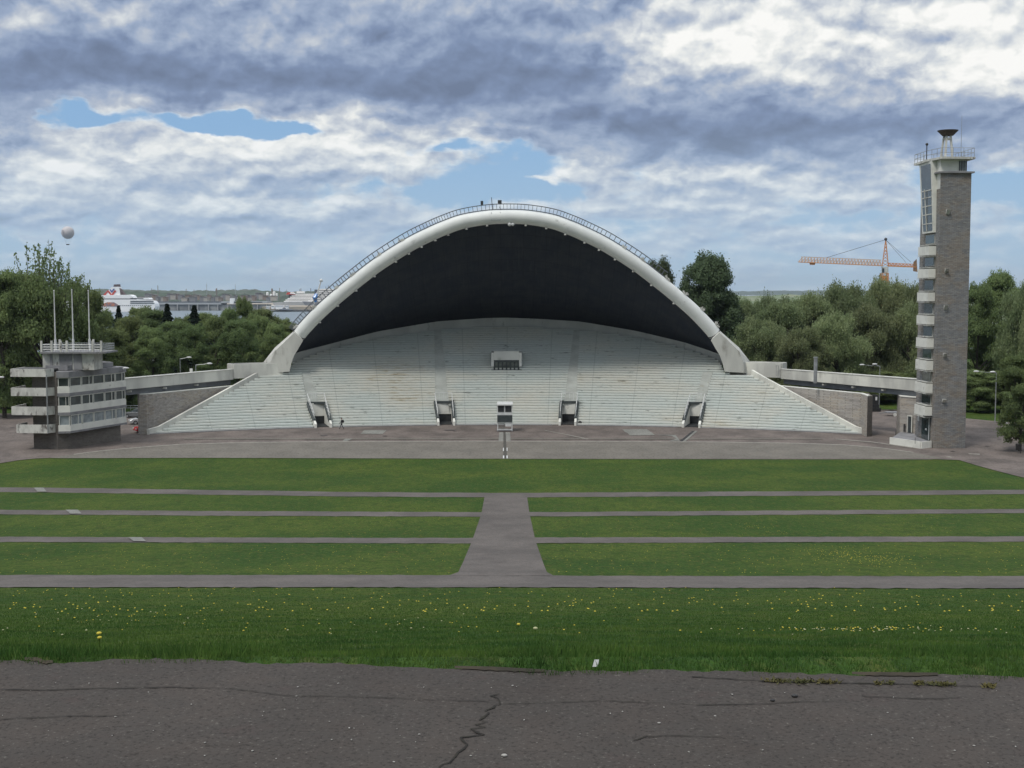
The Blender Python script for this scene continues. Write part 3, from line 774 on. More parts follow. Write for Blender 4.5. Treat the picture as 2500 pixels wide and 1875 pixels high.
# ---- sloped side parapets of the bank
def slope_parapet(lowpx, uppx):
    mb = MB(); n = 14
    a = [S(*q)[:3] for q in lowpx]
    pl = resample(a, n)
    for i in range(n):
        (x, y, z), (x1, y1, z1) = pl[i], pl[i + 1]
        dx = .35 if x > 0 else -.35; h = .8
        q = [(x, y - .1, max(-.1, z - 1)), (x + dx, y - .1, max(-.1, z - 1)), (x1 + dx, y1 - .1, max(-.1, z1 - 1)), (x1, y1 - .1, max(-.1, z1 - 1))]
        u = [(x, y - .1, z + h), (x + dx, y - .1, z + h), (x1 + dx, y1 - .1, z1 + h), (x1, y1 - .1, z1 + h)]
        if dx < 0: q, u = q[::-1], u[::-1]
        mb.hexa(q, u)
    return mb.build('side_parapet', CREAM, stage)
slope_parapet([(365, 1062), (388, 1055.5), (500, 993.5), (611, 932), (640, 916)], None)
slope_parapet([(2112, 1062), (2088, 1055), (1975, 993.5), (1862, 932), (1834, 915)], None)
# ------------------------------------------------------------------ wing walls and galleries
def zat(px, py, Y): return P(px, py, Y)[2]
def line_pts(a, b, off):
    dx, dy = b[0] - a[0], b[1] - a[1]; l = math.hypot(dx, dy); n = (dy / l, -dx / l)   # right-hand normal
    return (a[0] + n[0] * off, a[1] + n[1] * off), (b[0] + n[0] * off, b[1] + n[1] * off)
def wallseg(mb, a, b, o0, o1, z0a, z1a, z0b=None, z1b=None, mi=0):
    z0b = z0a if z0b is None else z0b; z1b = z1a if z1b is None else z1b
    p0, p1 = line_pts(a, b, o0); q0, q1 = line_pts(a, b, o1)
    mb.hexa([(q0[0], q0[1], z0a), (q1[0], q1[1], z0b), (p1[0], p1[1], z0b), (p0[0], p0[1], z0a)], [(q0[0], q0[1], z1a), (q1[0], q1[1], z1b), (p1[0], p1[1], z1b), (p0[0], p0[1], z1a)], mi)
ZB = 6.75
def onz(px, py, z): g = G(px, py, z); return (g[0], g[1])
# left gallery: front face line (points left to right seen from the camera)
gA, gB, gC = onz(301, 952, ZB), onz(570, 926.5, ZB), onz(690.7, 920, 6.9)
hA, hB, hC = onz(2239, 954.5, ZB), onz(1906, 924.5, ZB), onz(1781.5, 918, 6.9)
def gallery(A, B, C, side, ztA, ztB, ztBox, lamps):
    s = 1 if side == 'l' else -1
    L = 'long white walled gallery bridge between the left control building and the stage' if side == 'l' else 'long white walled gallery bridge between the stage and the right stone tower'
    g = thing('gallery_bridge', (A[0], A[1], 0), L, 'bridge', 'gallery bridges either side of the stage')
    def seg(mb, a, b, o0, o1, *z):
        if s > 0: wallseg(mb, a, b, o0, o1, *z)
        else:
            z = list(z); z = z if len(z) == 2 else [z[2], z[3], z[0], z[1]]; wallseg(mb, b, a, o0, o1, *z)
    w = MB(); seg(w, A, B, -.25, 0, ZB, ztA, ZB, ztB); seg(w, A, B, -3.0, -2.75, ZB, ztA - .1, ZB, ztB - .1); w.build('balustrade', CREAM, g)
    w = MB(); seg(w, B, C, -.3, .12, 6.9, ztBox); seg(w, B, C, -3.2, -2.9, 6.9, ztBox)
    for Q in (B, C):
        d = (C[0] - B[0], C[1] - B[1]); l = math.hypot(*d); d = (d[0] / l * .15, d[1] / l * .15)
        seg(w, (Q[0] - d[0], Q[1] - d[1]), (Q[0] + d[0], Q[1] + d[1]), -2.9, -.3, 6.9, ztBox)
    w.build('end_box', CREAM, g)
    w = MB(); seg(w, A, B, -.35, .08, ztA, ztA + .1, ztB, ztB + .1); w.build('coping', WHITE, g)
    w = MB(); seg(w, A, B, -2.74, -.26, ZB + .0, ZB + .2); seg(w, B, C, -2.89, -.31, ZB + .15, ZB + .35); w.build('deck', GREYC, g)
    w = MB(); seg(w, A, B, -2.4, -.6, ZB - .85, ZB - .02); w.build('beam', BLUEG, g)
    for u in lamps:
        p = (A[0] + (B[0] - A[0]) * u, A[1] + (B[1] - A[1]) * u); q0, q1 = line_pts(A, B, -.45 * 1) if s > 0 else line_pts(A, B, .45)
        q = (q0[0] + (q1[0] - q0[0]) * u, q0[1] + (q1[1] - q0[1]) * u)
        m = MB(); m.box(q[0] - .32, q[0] + .32, q[1] - .35, q[1] - .05, ZB - .45, ZB - .2); m.build('flood_lamp', OLDW, g)
    return g
gallery(gA, gB, gC, 'l', zat(301, 925.6, gA[1]), zat(570, 902, gB[1]), zat(630, 888, (gB[1] + gC[1]) / 2), (.07, .37, .66))
gr = gallery(hA, hB, hC, 'r', zat(2239, 926.3, hA[1]), zat(1907.5, 901.5, hB[1]), zat(1846, 885, (hB[1] + hC[1]) / 2), (.24, .45, .67))
# ladder on the right box
m = MB(); yb = hB[1] - .4
for px in (1895, 1901): a, b = P(px, 893, yb), P(px, 918, yb); m.bar(a, b, .07)
a, b = P(1894, 893, yb), P(1902, 893, yb); m.bar(a, b, .07)
m.build('access_ladder', STEEL, gr)
# left stone wing wall
def wing(A, B, side, endpx, label):
    s = 1 if side == 'l' else -1
    g = thing('wing_wall', (A[0], A[1], 0), label, 'stone wall', 'stone wing walls under the galleries')
    w = MB(); c = MB(); e = MB(); zt = ZB - .95
    pts = [A] + [(p[0] + s * -.75, p[1] + .1) for p in (S(*q) for q in (((388, 1055.5), (500, 993.5), (611, 932), (640, 916)) if s > 0 else ((2088, 1055), (1975, 993.5), (1862, 932), (1834, 915))))]
    fr_ = [(x, y) for x, y in pts]; bk_ = [(x - s * .5, y + .5) for x, y in pts]
    ring = fr_ + bk_[::-1]
    if s < 0: ring = ring[::-1]
    ring = ring[::-1]
    w.pris(ring, -.05, zt); w.build('stone_facing', WALLST, g)
    c.pris([(x + (.05 if k < len(fr_) else 0) * 0, y - (.06 if (ring[k] in fr_) else -.02)) for k, (x, y) in enumerate(ring)], zt + .002, zt + .12); c.build('coping', WHITE, g)
    return g
wA = onz(344, 1061, 0); wB = (gB[0] + 3.0, gB[1] + 1.2)
lw = wing(wA, wB, 'l', None, 'brown limestone wall under the left gallery behind the sloping bank')
vA = onz(2116, 1067, 0); vB = (hB[0] - 3.0, hB[1] + 1.2)
rw = wing(vA, vB, 'r', None, 'pale limestone wall under the right gallery behind the sloping bank')
e = MB(); q = onz(2128.5, 1065, 0); e.pris([(vA[0] + .02, vA[1] + .02), (q[0], q[1] + .0), (q[0] + .8, q[1] + 5), (vA[0] + .6, vA[1] + 5)], -.05, ZB - .96); e.build('end_pillar', BASEST, rw)
e = MB(); e.pris([(wA[0] - .12, wA[1] - .1), (wA[0] + .9, wA[1] + .12), (wA[0] + .6, wA[1] + 5), (wA[0] - .6, wA[1] + 5)], -.05, ZB - .96); e.build('end_pillar', WALLST, lw)
# gatehouse block under the right gallery beside the tower
kA, kB = onz(2196, 1068, 0), onz(2246, 1074, 0)
kb = thing('gatehouse_wall', (kA[0], kA[1], 0), 'short limestone block with a narrow glazed door beside the tower foot', 'stone wall')
w = MB(); w.pris([kA, (kB[0] + .4, kB[1]), (kB[0] + .4, kB[1] + 4), (kA[0] + .8, kA[1] + 4)], 0, ZB - .95); w.build('stone_facing', WALLST, kb)
w = MB(); w.pris([(kA[0] - .05, kA[1] - .08), (kB[0] + .3, kB[1] - .08), (kB[0] + .3, kB[1] + 4), (kA[0] + .7, kA[1] + 4.1)], ZB - .95, ZB - .84); w.build('coping', WHITE, kb)
def lerp2(a, b, t): return (a[0] + (b[0] - a[0]) * t, a[1] + (b[1] - a[1]) * t)
d0, d1 = lerp2(kA, kB, .38), lerp2(kA, kB, .62)
w = MB(); wallseg(w, d0, lerp2(d0, d1, .14), 0, .12, .9, 3.3); wallseg(w, lerp2(d0, d1, .86), d1, 0, .12, .9, 3.3); wallseg(w, lerp2(d0, d1, .142), lerp2(d0, d1, .858), 0, .12, 3.15, 3.3); dr = w.build('door_frame', CREAM, kb)
w = MB(); wallseg(w, lerp2(d0, d1, .15), lerp2(d0, d1, .85), .01, .04, .9, 3.14); w.build('pane', GLASS, dr)
# small signboard by the door
s0, s1 = lerp2(kA, kB, .08), lerp2(kA, kB, .26)
sb = thing('notice_board', (s0[0], s0[1] - .6, .93), 'small framed notice board standing beside the gatehouse door', 'notice board')
w = MB(); w.box(s0[0] + .1, s0[0] + .2, s0[1] - .7, s0[1] - .6, .93, 2.0); w.box(s1[0] - .1, s1[0], s0[1] - .7, s0[1] - .6, .93, 2.0); w.box(s0[0] + .21, s1[0] - .11, s0[1] - .7, s0[1] - .6, 1.85, 2.0); w.build('frame', DARKM, sb)
w = MB(); w.box(s0[0] + .24, s1[0] - .14, s0[1] - .67, s0[1] - .63, 1.05, 1.83); w.build('panel', pmat('notice_paper', (.4, .36, .3, 1), (.3, .28, .24, 1), 3, .8), sb)
# white platform in front of the tower
pA, pB, pC = onz(2174, 1084.7, 0), onz(2248, 1095.3, 0), onz(2282, 1093, 0)
pl = thing('entrance_platform', (pB[0], pB[1], 0), 'low white walled platform at the foot of the stone tower', 'platform')
w = MB(); w.pris([pA, pB, (55.4, pC[1]), (55.4, pC[1] + 6), (kB[0], kB[1] - .1), (kA[0] + .1, kA[1] - .1)], .0, .8); w.build('slab', GREYC, pl)
w = MB(); wallseg(w, pA, pB, .0, .18, .02, .95); wallseg(w, pB, (55.4, pC[1] - .05), .0, .18, .02, .93); w.build('parapet', WHITE, pl)
# ------------------------------------------------------------------ stone tower (left face at X = TX)
TX, T0, T1 = 55.6, 160.9, 168.5; XR = G(2358, 1095)[0]
tw = thing('stone_tower', (TX, T0, 0), 'tall slender limestone light tower with white balconies and a torch bowl on top', 'tower')
ztop = zat(2298, 422.5, T0)
w = MB(); tp_ = .985
w.hexa([(TX, T0, 0), (XR, T0 + .1, 0), (XR, T1, 0), (TX, T1, 0)], [(TX + .02, T0, ztop), (XR - .15, T0 + .1, ztop), (XR - .15, T1, ztop), (TX + .02, T1, ztop)])
# upper stair shaft part a little higher
tb_ = w.build('shaft', TOWERST, tw)
w = MB(); w.box(TX - .35, XR + .15, T0 - .25, T0 + 3.2, ztop, ztop + .2); w.build('coping', GREYC, tw)
XW = T0 + 1.35   # windows from here back
ya, yb = 162.35, 166.0
bal = [(600.7, 622.5), (656, 678), (714, 735.5), (770.7, 792), (826, 848.6), (881, 904), (936.5, 959), (993, 1017)]
for i, (a, b) in enumerate(bal):
    zt, zb = zat(2265, a, 162), zat(2265, b, 162)
    w = MB(); x0 = TX - .95
    w.box(x0, TX - .01, 161.9, 166.2, zb, zt)
    bo = w.build('balcony', WHITE, tw)
    w = MB(); w.box(x0 + .12, TX - .005, 161.95, 166.1, zt + .12, zt + .2); w.box(x0 - .05, TX - .005, 161.85, 166.25, zb - .16, zb - .08)
    w.build('ledge', OLDW, bo)
# windows between balconies
edges = [567] + [b for a, b in bal]
tops = [a for a, b in bal]
wz = [(572, 595), (627, 650), (683, 709), (740, 766), (796, 822), (851, 877), (907, 933), (962, 989)]
for a, b in wz:
    zt, zb = zat(2265, a, 163), zat(2265, b, 163)
    w = MB(); w.box(TX - .05, TX + .02, ya + .1, yb, zb, zt); wo = w.build('window', CREAM, tw)
    w = MB(); w.box(TX - .09, TX - .055, ya + .2, yb - .1, zb + .08, zt - .08); w.build('pane', GLASSG, wo)
# glazed bay at the top
zb, zt = zat(2265, 567, 162), zat(2265, 392, 162)
w = MB(); w.hexa([(TX - .35, ya - .1, zb), (TX + .1, ya - .1, zb), (TX + .1, yb + .5, zb), (TX - .35, yb + .5, zb)], [(TX - .75, ya + .1, zt), (TX + .1, ya + .1, zt), (TX + .1, yb + 1.2, zt), (TX - .75, yb + 1.2, zt)])
bay = w.build('glazed_bay', WHITE, tw)
w = MB()
def bx(z): return TX - .35 - .4 * (z - zb) / (zt - zb)
w.quad((bx(zb + .25) - .03, yb, zb + .25), (bx(zb + .25) - .03, ya + .15, zb + .25), (bx(zt - .3) - .03, ya + .4, zt - .3), (bx(zt - .3) - .03, yb + .6, zt - .3))
w.build('pane', GLASS, bay)
w = MB()
for f_ in (.13, .26, .38, .5, .6):
    z = zb + (zt - zb) * f_; w.box(bx(z) - .09, bx(z), ya + .15, yb + .3, z - .06, z + .06)
w.bar((bx(zb) - .06, (ya + yb) / 2 + .4, zb + .2), (bx(zt) - .06, (ya + yb) / 2 + .6, zb + (zt - zb) * .62), .1)
w.build('glazing_bar', OLDW, bay)
# white cabin and slab
zc0, zc1 = ztop + .2, zat(2300, 389, T0)
w = MB(); w.box(TX + .0, XR - .75, T0 + .15, T1 - .3, zc0 - 2.2, zc1); cabn = w.build('roof_cabin', WHITE, tw)
w = MB(); w.box(TX - .7, TX + .02, T0 + 1.5, T1 - .2, zt + .02, zc1 + .0); w.build('cabin_side', WHITE, cabn)
w = MB(); w.box(XR - 1.75, XR - .85, T0 + .10, T0 + .13, zc0 + .15, zc1 - .2); wo = w.build('window', GLASSB, cabn)
w = MB()
for x in (XR - 1.75, XR - 1.45, XR - 1.15, XR - .85): w.box(x - .04, x + .04, T0 + .04, T0 + .09, zc0 + .1, zc1 - .15)
w.build('frame', DARKM, wo)
zs = zc1
w = MB(); w.pris([(TX - .2, T0 - .9), (XR + .12, T0 - .4), (XR + .1, T1 + .2), (TX - .95, T1 + .4), (TX - .95, T0 + 3.0)], zs, zs + .28); w.build('roof_slab', OLDW, tw)
w = MB(); zr = zs + .28
ringp = [(TX - .1, T0 - .7), (XR + .0, T0 - .3), (XR - .0, T1), (TX - .9, T1 + .2), (TX - .9, T0 + 3.0)]
for a, b in zip(ringp, ringp[1:] + ringp[:1]):
    for h in (.55, 1.15): w.tube([(a[0], a[1], zr + h), (b[0], b[1], zr + h)], .035, 6)
    n = max(2, int(math.dist(a, b) / 1.1))
    for k in range(n): p_ = lerp2(a, b, k / n); w.tube([(*p_, zr), (*p_, zr + 1.15)], .035, 6)
w.build('roof_railing', STEEL, tw)
w = MB(); a = ringp[4]; w.tube([(a[0], a[1], zr), (a[0], a[1], zr + 1.9)], .07, 6); w.ball((a[0], a[1], zr + 2.0), .2, 8, 5); w.build('beacon_post', DARKM, tw)
# torch bowl
bcx, bcy = P(2312, 400, 163.5)[0], 163.5; zbw0, zbw1 = zat(2312, 332, bcy), zat(2312, 318.5, bcy)
w = MB(); w.lathe((bcx, bcy, 0), [(.55, zbw0), (.7, zbw0 + .03), (1.32, zbw1 - .05), (1.34, zbw1), (1.2, zbw1 - .02), (.3, zbw0 + .3)], 24)
tr = w.build('torch_bowl', pmat('rusty_iron', (.05, .04, .036, 1), (.075, .055, .045, 1), 4, .8), tw, smooth=False)
w = MB()
for k in range(5):
    a = 2 * math.pi * k / 5 + .3; w.bar((bcx + .82 * math.cos(a), bcy + .82 * math.sin(a), zr), (bcx + .45 * math.cos(a), bcy + .45 * math.sin(a), zbw0 + .02), .24, .16)
w.tube([(bcx, bcy, zbw0 - .5), (bcx, bcy, zbw0 - .25)], .55, 14)
w.build('bowl_leg', OLDW, tr)
w = MB(); q = P(2346, 376, 165.5); w.tube([(q[0], 165.5, zr), (q[0], 165.5, zat(2346, 282, 165.5))], [.045, .02], 6); w.build('antenna', STEEL, tw)
for (a, b, c, d) in ((2311, 2320.5, 511, 525), (2308, 2316, 656, 668), (2306, 2315, 745, 758), (2304, 2312.5, 863, 874), (2302, 2310.5, 975, 985)):
    y = T0 - .02; p0, p1 = P(a, d, y - .3), P(b, c, y - .3); w = MB(); w.hexa([(p0[0], y, p0[2] + .1), (p1[0], y, p0[2] + .1), (p1[0], y + .05, p0[2] + .1), (p0[0], y + .05, p0[2] + .1)], [(p0[0], y - .45, p1[2]), (p1[0], y - .45, p1[2]), (p1[0], y + .05, p1[2]), (p0[0], y + .05, p1[2])])
    w.build('floodlight', OLDW, tw)
# ground-floor door on the left face
w = MB(); w.box(TX - .12, TX - .02, 162.4, 165.6, .85, 4.1); do = w.build('door', GLASSG, tw)
w = MB(); w.box(TX - .17, TX - .13, 163.4, 164.0, 2.1, 2.35); w.box(TX - .17, TX - .13, 162.45, 162.6, .9, 4.0); w.build('door_plate', WHITEM, do)
w = MB(); w.box(TX - .18, TX - .02, 166.6, 167.0, 3.0, 3.7); w.build('wall_notice', WHITEM, tw)
w = MB(); w.box(TX - 1.0, TX - .02, 161.7, 162.5, 4.15, 4.22); w.box(TX - .5, TX - .02, 161.9, 162.15, 3.9, 4.1); w.build('door_canopy', DARKM, tw)
# ------------------------------------------------------------------ left control building
cb = thing('control_building', (-59, 160, 0), 'three-storey control building with ribbon windows and weathered white balconies', 'building')
K = [(-62.9, 160.6), (-61.2, 160.3), (-59.3, 159.5), (-58.2, 160.3), (-54.2, 169.2), (-57.6, 173.5), (-64.0, 168.5)]
core = MB(); core.pris(K, -.05, 10.15); core.build('stone_core', BASEST, cb)
K1, K2, K3 = (-58.95, 158.9), (-57.55, 159.3), (-53.65, 170.2)
def fz(py, Y=159.6): return zat(160, py, Y)
def fac(mb, z0, z1, o0, o1, dark=None):
    wallseg(mb, K1, K2, o0, o1, z0, z1); wallseg(mb, K2, K3, o0, o1, z0, z1)
K0 = [(K1[0], K1[1]), (K2[0], K2[1]), (K3[0], K3[1]), (-56, 171.5), (-60.5, 162.5)]
def inset(k): return [(x + (-58 - x) * k, y + (165 - y) * k) for x, y in K0]
w = MB(); w.pris(inset(.06), 2.45, 10.05); w.build('inner_wall', GREYC, cb)
for a, b, m_, nm, grow in ((944, 959, WHITE, 'spandrel', 0), (991, 1006, WHITE, 'spandrel', 0), (1038.5, 1052, WHITE, 'spandrel', 0), (959.2, 967, GREYC, 'floor_slab', -.01), (1006.2, 1013, GREYC, 'floor_slab', -.01), (1052.2, 1057, GREYC, 'floor_slab', -.015), (907, 921.5, GREYC, 'roof_fascia', -.02)):
    w = MB(); w.pris(inset(grow), fz(b), fz(a)); w.build(nm, m_, cb)
for r, (a, b) in enumerate(((921.5, 944), (967, 991), (1013, 1038.5))):
    z1, z0 = fz(a), fz(b)
    cuts = [(K1, K2, .05, .95)] + [(K2, K3, *q) for q in ((.012, .2), (.212, .4), (.412, .6), (.612, .8), (.812, .988))]
    for (p_, q_, u0, u1) in cuts:
        a_, b_ = lerp2(p_, q_, u0), lerp2(p_, q_, u1)
        fr_ = MB(); t_ = .07 / math.dist(a_, b_)
        i0, i1 = lerp2(a_, b_, t_), lerp2(a_, b_, 1 - t_)
        wallseg(fr_, a_, i0, -.12, .0, z0 + .002, z1 - .002); wallseg(fr_, i1, b_, -.12, .0, z0 + .002, z1 - .002)
        wallseg(fr_, i0, i1, -.12, -.01, z0 + .002, z0 + .09); wallseg(fr_, i0, i1, -.12, -.01, z1 - .09, z1 - .002)
        if R.random() < .5 or u0 > .6: m0, m1 = lerp2(a_, b_, .66), lerp2(a_, b_, .70); wallseg(fr_, m0, m1, -.11, -.02, z0 + .091, z1 - .091)
        fo = fr_.build('window', WHITE, cb)
        g_ = MB(); wallseg(g_, i0, i1, -.16, -.121, z0 + .05, z1 - .05); g_.build('pane', GLASSB if r == 2 else GLASS, fo)
# balconies at the left
BF = [(-64.9, 163.2), (P(25, 910, 158.9)[0], 158.9), (P(112, 910, 158.5)[0], 158.5), (P(132, 910, 159.6)[0], 159.6)]
for i, (a, b) in enumerate(((901, 920), (947, 967), (993, 1013.5), (1037, 1057.5))):
    z1, z0 = zat(80, a, 158.7), zat(80, b, 158.7); bf = list(BF)
    if i == 3: bf[1] = (P(40, 1040, 158.9)[0], 158.9); bf[0] = (bf[1][0] + .1, 162)
    w = MB()
    for p_, q_ in zip(bf, bf[1:]): wallseg(w, p_, q_, -.14, 0, z0, z1)
    w.pris([(x + .15 * (k == 1) + .1 * (k == 0) - .1 * (k == 3), y + .16) for k, (x, y) in enumerate(bf)] + [(-59.5, 163)], z0 + .02, z0 + .22)
    w.build('balcony', OLDW, cb)
w = MB(); pp = P(113, 910, 158.3); w.tube([(pp[0], 158.3, 2.3), (pp[0], 158.3, zat(112, 915, 158.3))], .09, 8); w.build('drainpipe', STEEL, cb)
w = MB(); w.pris([(BF[1][0] + .2, 159.2), (BF[2][0], 158.9), (-59.4, 159.9), (-60, 163), (-64.6, 163)], 10.45, 10.6); w.pris([(-63.5, 161), (-58.4, 160.4), (-54.6, 169), (-57.8, 172.8), (-63.8, 168)], 10.16, 10.3); w.build('roof', ROOFF, cb)
w = MB()
rr = [(-61.2, 160.9), (-58.3, 160.8), (-54.8, 168.6), (-57.6, 171.8)]
for a, b in zip(rr, rr[1:]): wallseg(w, a, b, -.2, 0, 10.3, 10.95)
w.build('roof_parapet', GREYC, cb)
px0, px1 = P(107, 880, 162)[0], P(232, 880, 162)[0]
w = MB(); zp = 10.3; w.box(px0, px1, 161.6, 165, zp, zat(150, 862.5, 161.6)); ph = w.build('penthouse', OLDW, cb)
w = MB(); z_ = zat(150, 862.5, 161.6)
for (a, b) in ((122, 128), (145, 176), (180, 200)): w.box(P(a, 880, 161.55)[0], P(b, 880, 161.55)[0], 161.5, 161.58, zp + .05, z_ - .1)
w.build('wall_panel', GREYC, ph)
s0_, s1_ = P(97, 860, 160.9)[0], P(257, 860, 160.9)[0]
w = MB(); w.box(s0_, s1_, 160.9, 166, z_, z_ + .22); w.build('roof_slab', GREYC, ph)
zr = z_ + .22
w = MB(); c_ = [(s0_ + .15, 161.1), (s1_ - .4, 161.1), (s1_ - .4, 165.8), (s0_ + .15, 165.8)]
for a, b in zip(c_, c_[1:] + c_[:1]):
    for h in (.3, .62, .95): w.tube([(*a, zr + h), (*b, zr + h)], .03, 5)
    n = int(math.dist(a, b) / .35)
    for k in range(n): q_ = lerp2(a, b, k / n); w.bar((*q_, zr), (*q_, zr + .95), .035)
w.build('roof_railing', STEEL, ph)
for px, yy in ((101, 161.1), (126, 161.1), (148, 161.1), (163, 161.1), (226, 161.1), (247, 161.1), (146, 165.8), (228, 165.8)):
    q_ = P(px, 840, yy); w = MB(); w.box(q_[0] - .12, q_[0] + .12, yy - .1, yy + .1, zr, zr + 1.45); w.build('railing_post', OLDW, ph)
for px, tpy, lb in ((135.5, 710, 'left tall bare white flagpole on the control building roof'), (179, 708, 'middle tall bare white flagpole on the control building roof'), (219, 709.5, 'right tall bare white flagpole on the control building roof')):
    q_ = P(px, 848, 162.6); top_ = zat(px, tpy, 162.6)
    w = MB(); w.tube([(q_[0], 162.6, zr), (q_[0], 162.6, zr + 1.6)], .16, 8); w.tube([(q_[0], 162.6, zr + 1.5), (q_[0], 162.6, top_)], [.1, .06], 8); w.ball((q_[0], 162.6, top_), .1, 8, 5)
    tag(w.build('flagpole', WHITEM, base=(q_[0], 162.6, zr)), lb, 'flagpole', 'bare flagpoles on the control building')
# lamp at the right roof corner
w = MB(); q_ = P(299, 925, 169.8); w.tube([(q_[0], 169.8, 8.4), (q_[0], 169.8, 9.6), (q_[0] + .3, 169.4, 9.95)], .06, 6); lo_ = w.build('wall_bracket', STEEL, cb)
w = MB(); w.ball((q_[0] + .75, 169.0, 10.1), .42, 10, 6, sc=(1.1, .5, .32)); w.build('lamp_head', WHITEM, lo_)
# ------------------------------------------------------------------ trees
def leafmat(name, a, b_, yel):
    m, t, b = newmat(name)
    g = t.new('ShaderNodeNewGeometry').outputs['Position']; oi = t.new('ShaderNodeObjectInfo').outputs['Random']
    n = t.noise(g, .35, 3); n2 = t.noise(g, 2.2, 2)
    c = t.mix(t.ramp(n, .35, .65), a, b_); c = t.mix(t.ramp(n2, .45, .8, 0, .6), c, yel)
    hs = t.new('ShaderNodeHueSaturation'); t.put(hs.inputs['Hue'], t.math('ADD', .485, t.math('MULTIPLY', oi, .03)))
    t.put(hs.inputs['Value'], t.math('ADD', .8, t.math('MULTIPLY', t.math('FRACT', t.math('MULTIPLY', oi, 7.3)), .45))); t.put(hs.inputs['Color'], c)
    t.put(b.inputs['Base Color'], hs.outputs[0]); b.inputs['Roughness'].default_value = .75; b.inputs['Specular IOR Level'].default_value = .2
    tr = t.new('ShaderNodeBsdfTranslucent'); t.put(tr.inputs['Color'], hs.outputs[0]); mx = t.new('ShaderNodeMixShader'); mx.inputs[0].default_value = .42
    t.l.new(b.outputs[0], mx.inputs[1]); t.l.new(tr.outputs[0], mx.inputs[2]); t.l.new(mx.outputs[0], t.n['Material Output'].inputs[0])
    return m
LF_W = leafmat('willow_leaves', (.23, .275, .14, 1), (.175, .225, .11, 1), (.29, .33, .15, 1))
LF_B = leafmat('broad_leaves', (.18, .235, .095, 1), (.13, .18, .075, 1), (.24, .275, .10, 1))
LF_P = leafmat('poplar_leaves', (.105, .145, .075, 1), (.082, .115, .062, 1), (.145, .17, .09, 1))
LF_S = leafmat('spruce_needles', (.022, .04, .024, 1), (.016, .03, .02, 1), (.03, .05, .03, 1))
BARK = pmat('tree_bark', (.07, .06, .05, 1), (.1, .09, .075, 1), 3, .95)
def leaves(cent, nrm, size, rng, droop=0.0, aspect=1.0):
    """leaf quads about centres with loosely given normals"""
    n = len(cent); nv = nrm + rng.normal(0, .55, (n, 3)); nv /= np.linalg.norm(nv, axis=1, keepdims=True) + 1e-9
    a = rng.normal(0, 1, (n, 3)); a[:, 2] -= droop * 3
    u = a - nv * (a * nv).sum(1, keepdims=True); u /= np.linalg.norm(u, axis=1, keepdims=True) + 1e-9
    w = np.cross(nv, u); s = size * rng.uniform(.6, 1.35, (n, 1))
    u = u * s * aspect; w = w * s / aspect
    v = np.stack([cent - u * .5, cent + w * .42, cent + u * .62, cent - w * .42], 1).reshape(-1, 3)
    return v
def crown_pts(lobes, n, rng, shell=.55):
    """lobes: (x,y,z,rx,rz)"""
    L = np.array(lobes); vol = L[:, 3] ** 1.6 * L[:, 4] ** .8; idx = rng.choice(len(L), n, p=vol / vol.sum())
    d = rng.normal(0, 1, (n, 3)); d /= np.linalg.norm(d, axis=1, keepdims=True)
    d[:, 2] = np.where(d[:, 2] < -.35, -d[:, 2] * .6, d[:, 2])
    r = (shell + (1.08 - shell) * rng.random((n, 1)) ** .7) * (1 + .16 * np.sin(d[:, :1] * 9 + idx[:, None]) * np.sin(d[:, 1:2] * 8 + idx[:, None] * 2))
    r = r * (1 + .42 * rng.random((n, 1)) ** 7)
    c = L[idx, :3] + d * r * np.stack([L[idx, 3], L[idx, 3], L[idx, 4]], 1)
    return c, d
def trunk(kind, Hh, lobes, r0, rng):
    mb = MB(); top = Hh * .72
    pts = [(rng.normal(0, .12) * k, rng.normal(0, .12) * k, top * k / 5) for k in range(6)]; pts[0] = (0, 0, -.3)
    mb.tube(pts, [r0 * (1.25 - .2 * k) for k in range(6)], 8)
    pick = sorted(lobes, key=lambda l: -l[3])[:14]
    for l in pick:
        z = min(l[2] * .55, top * .9); b = (pts[2][0], pts[2][1], max(Hh * .12, z))
        m = ((b[0] + l[0]) / 2, (b[1] + l[1]) / 2, (b[2] + l[2]) / 2 - l[3] * .1)
        mb.tube([b, m, (l[0], l[1], l[2])], [r0 * .42, r0 * .28, r0 * .1], 5, caps=False)
    return mb
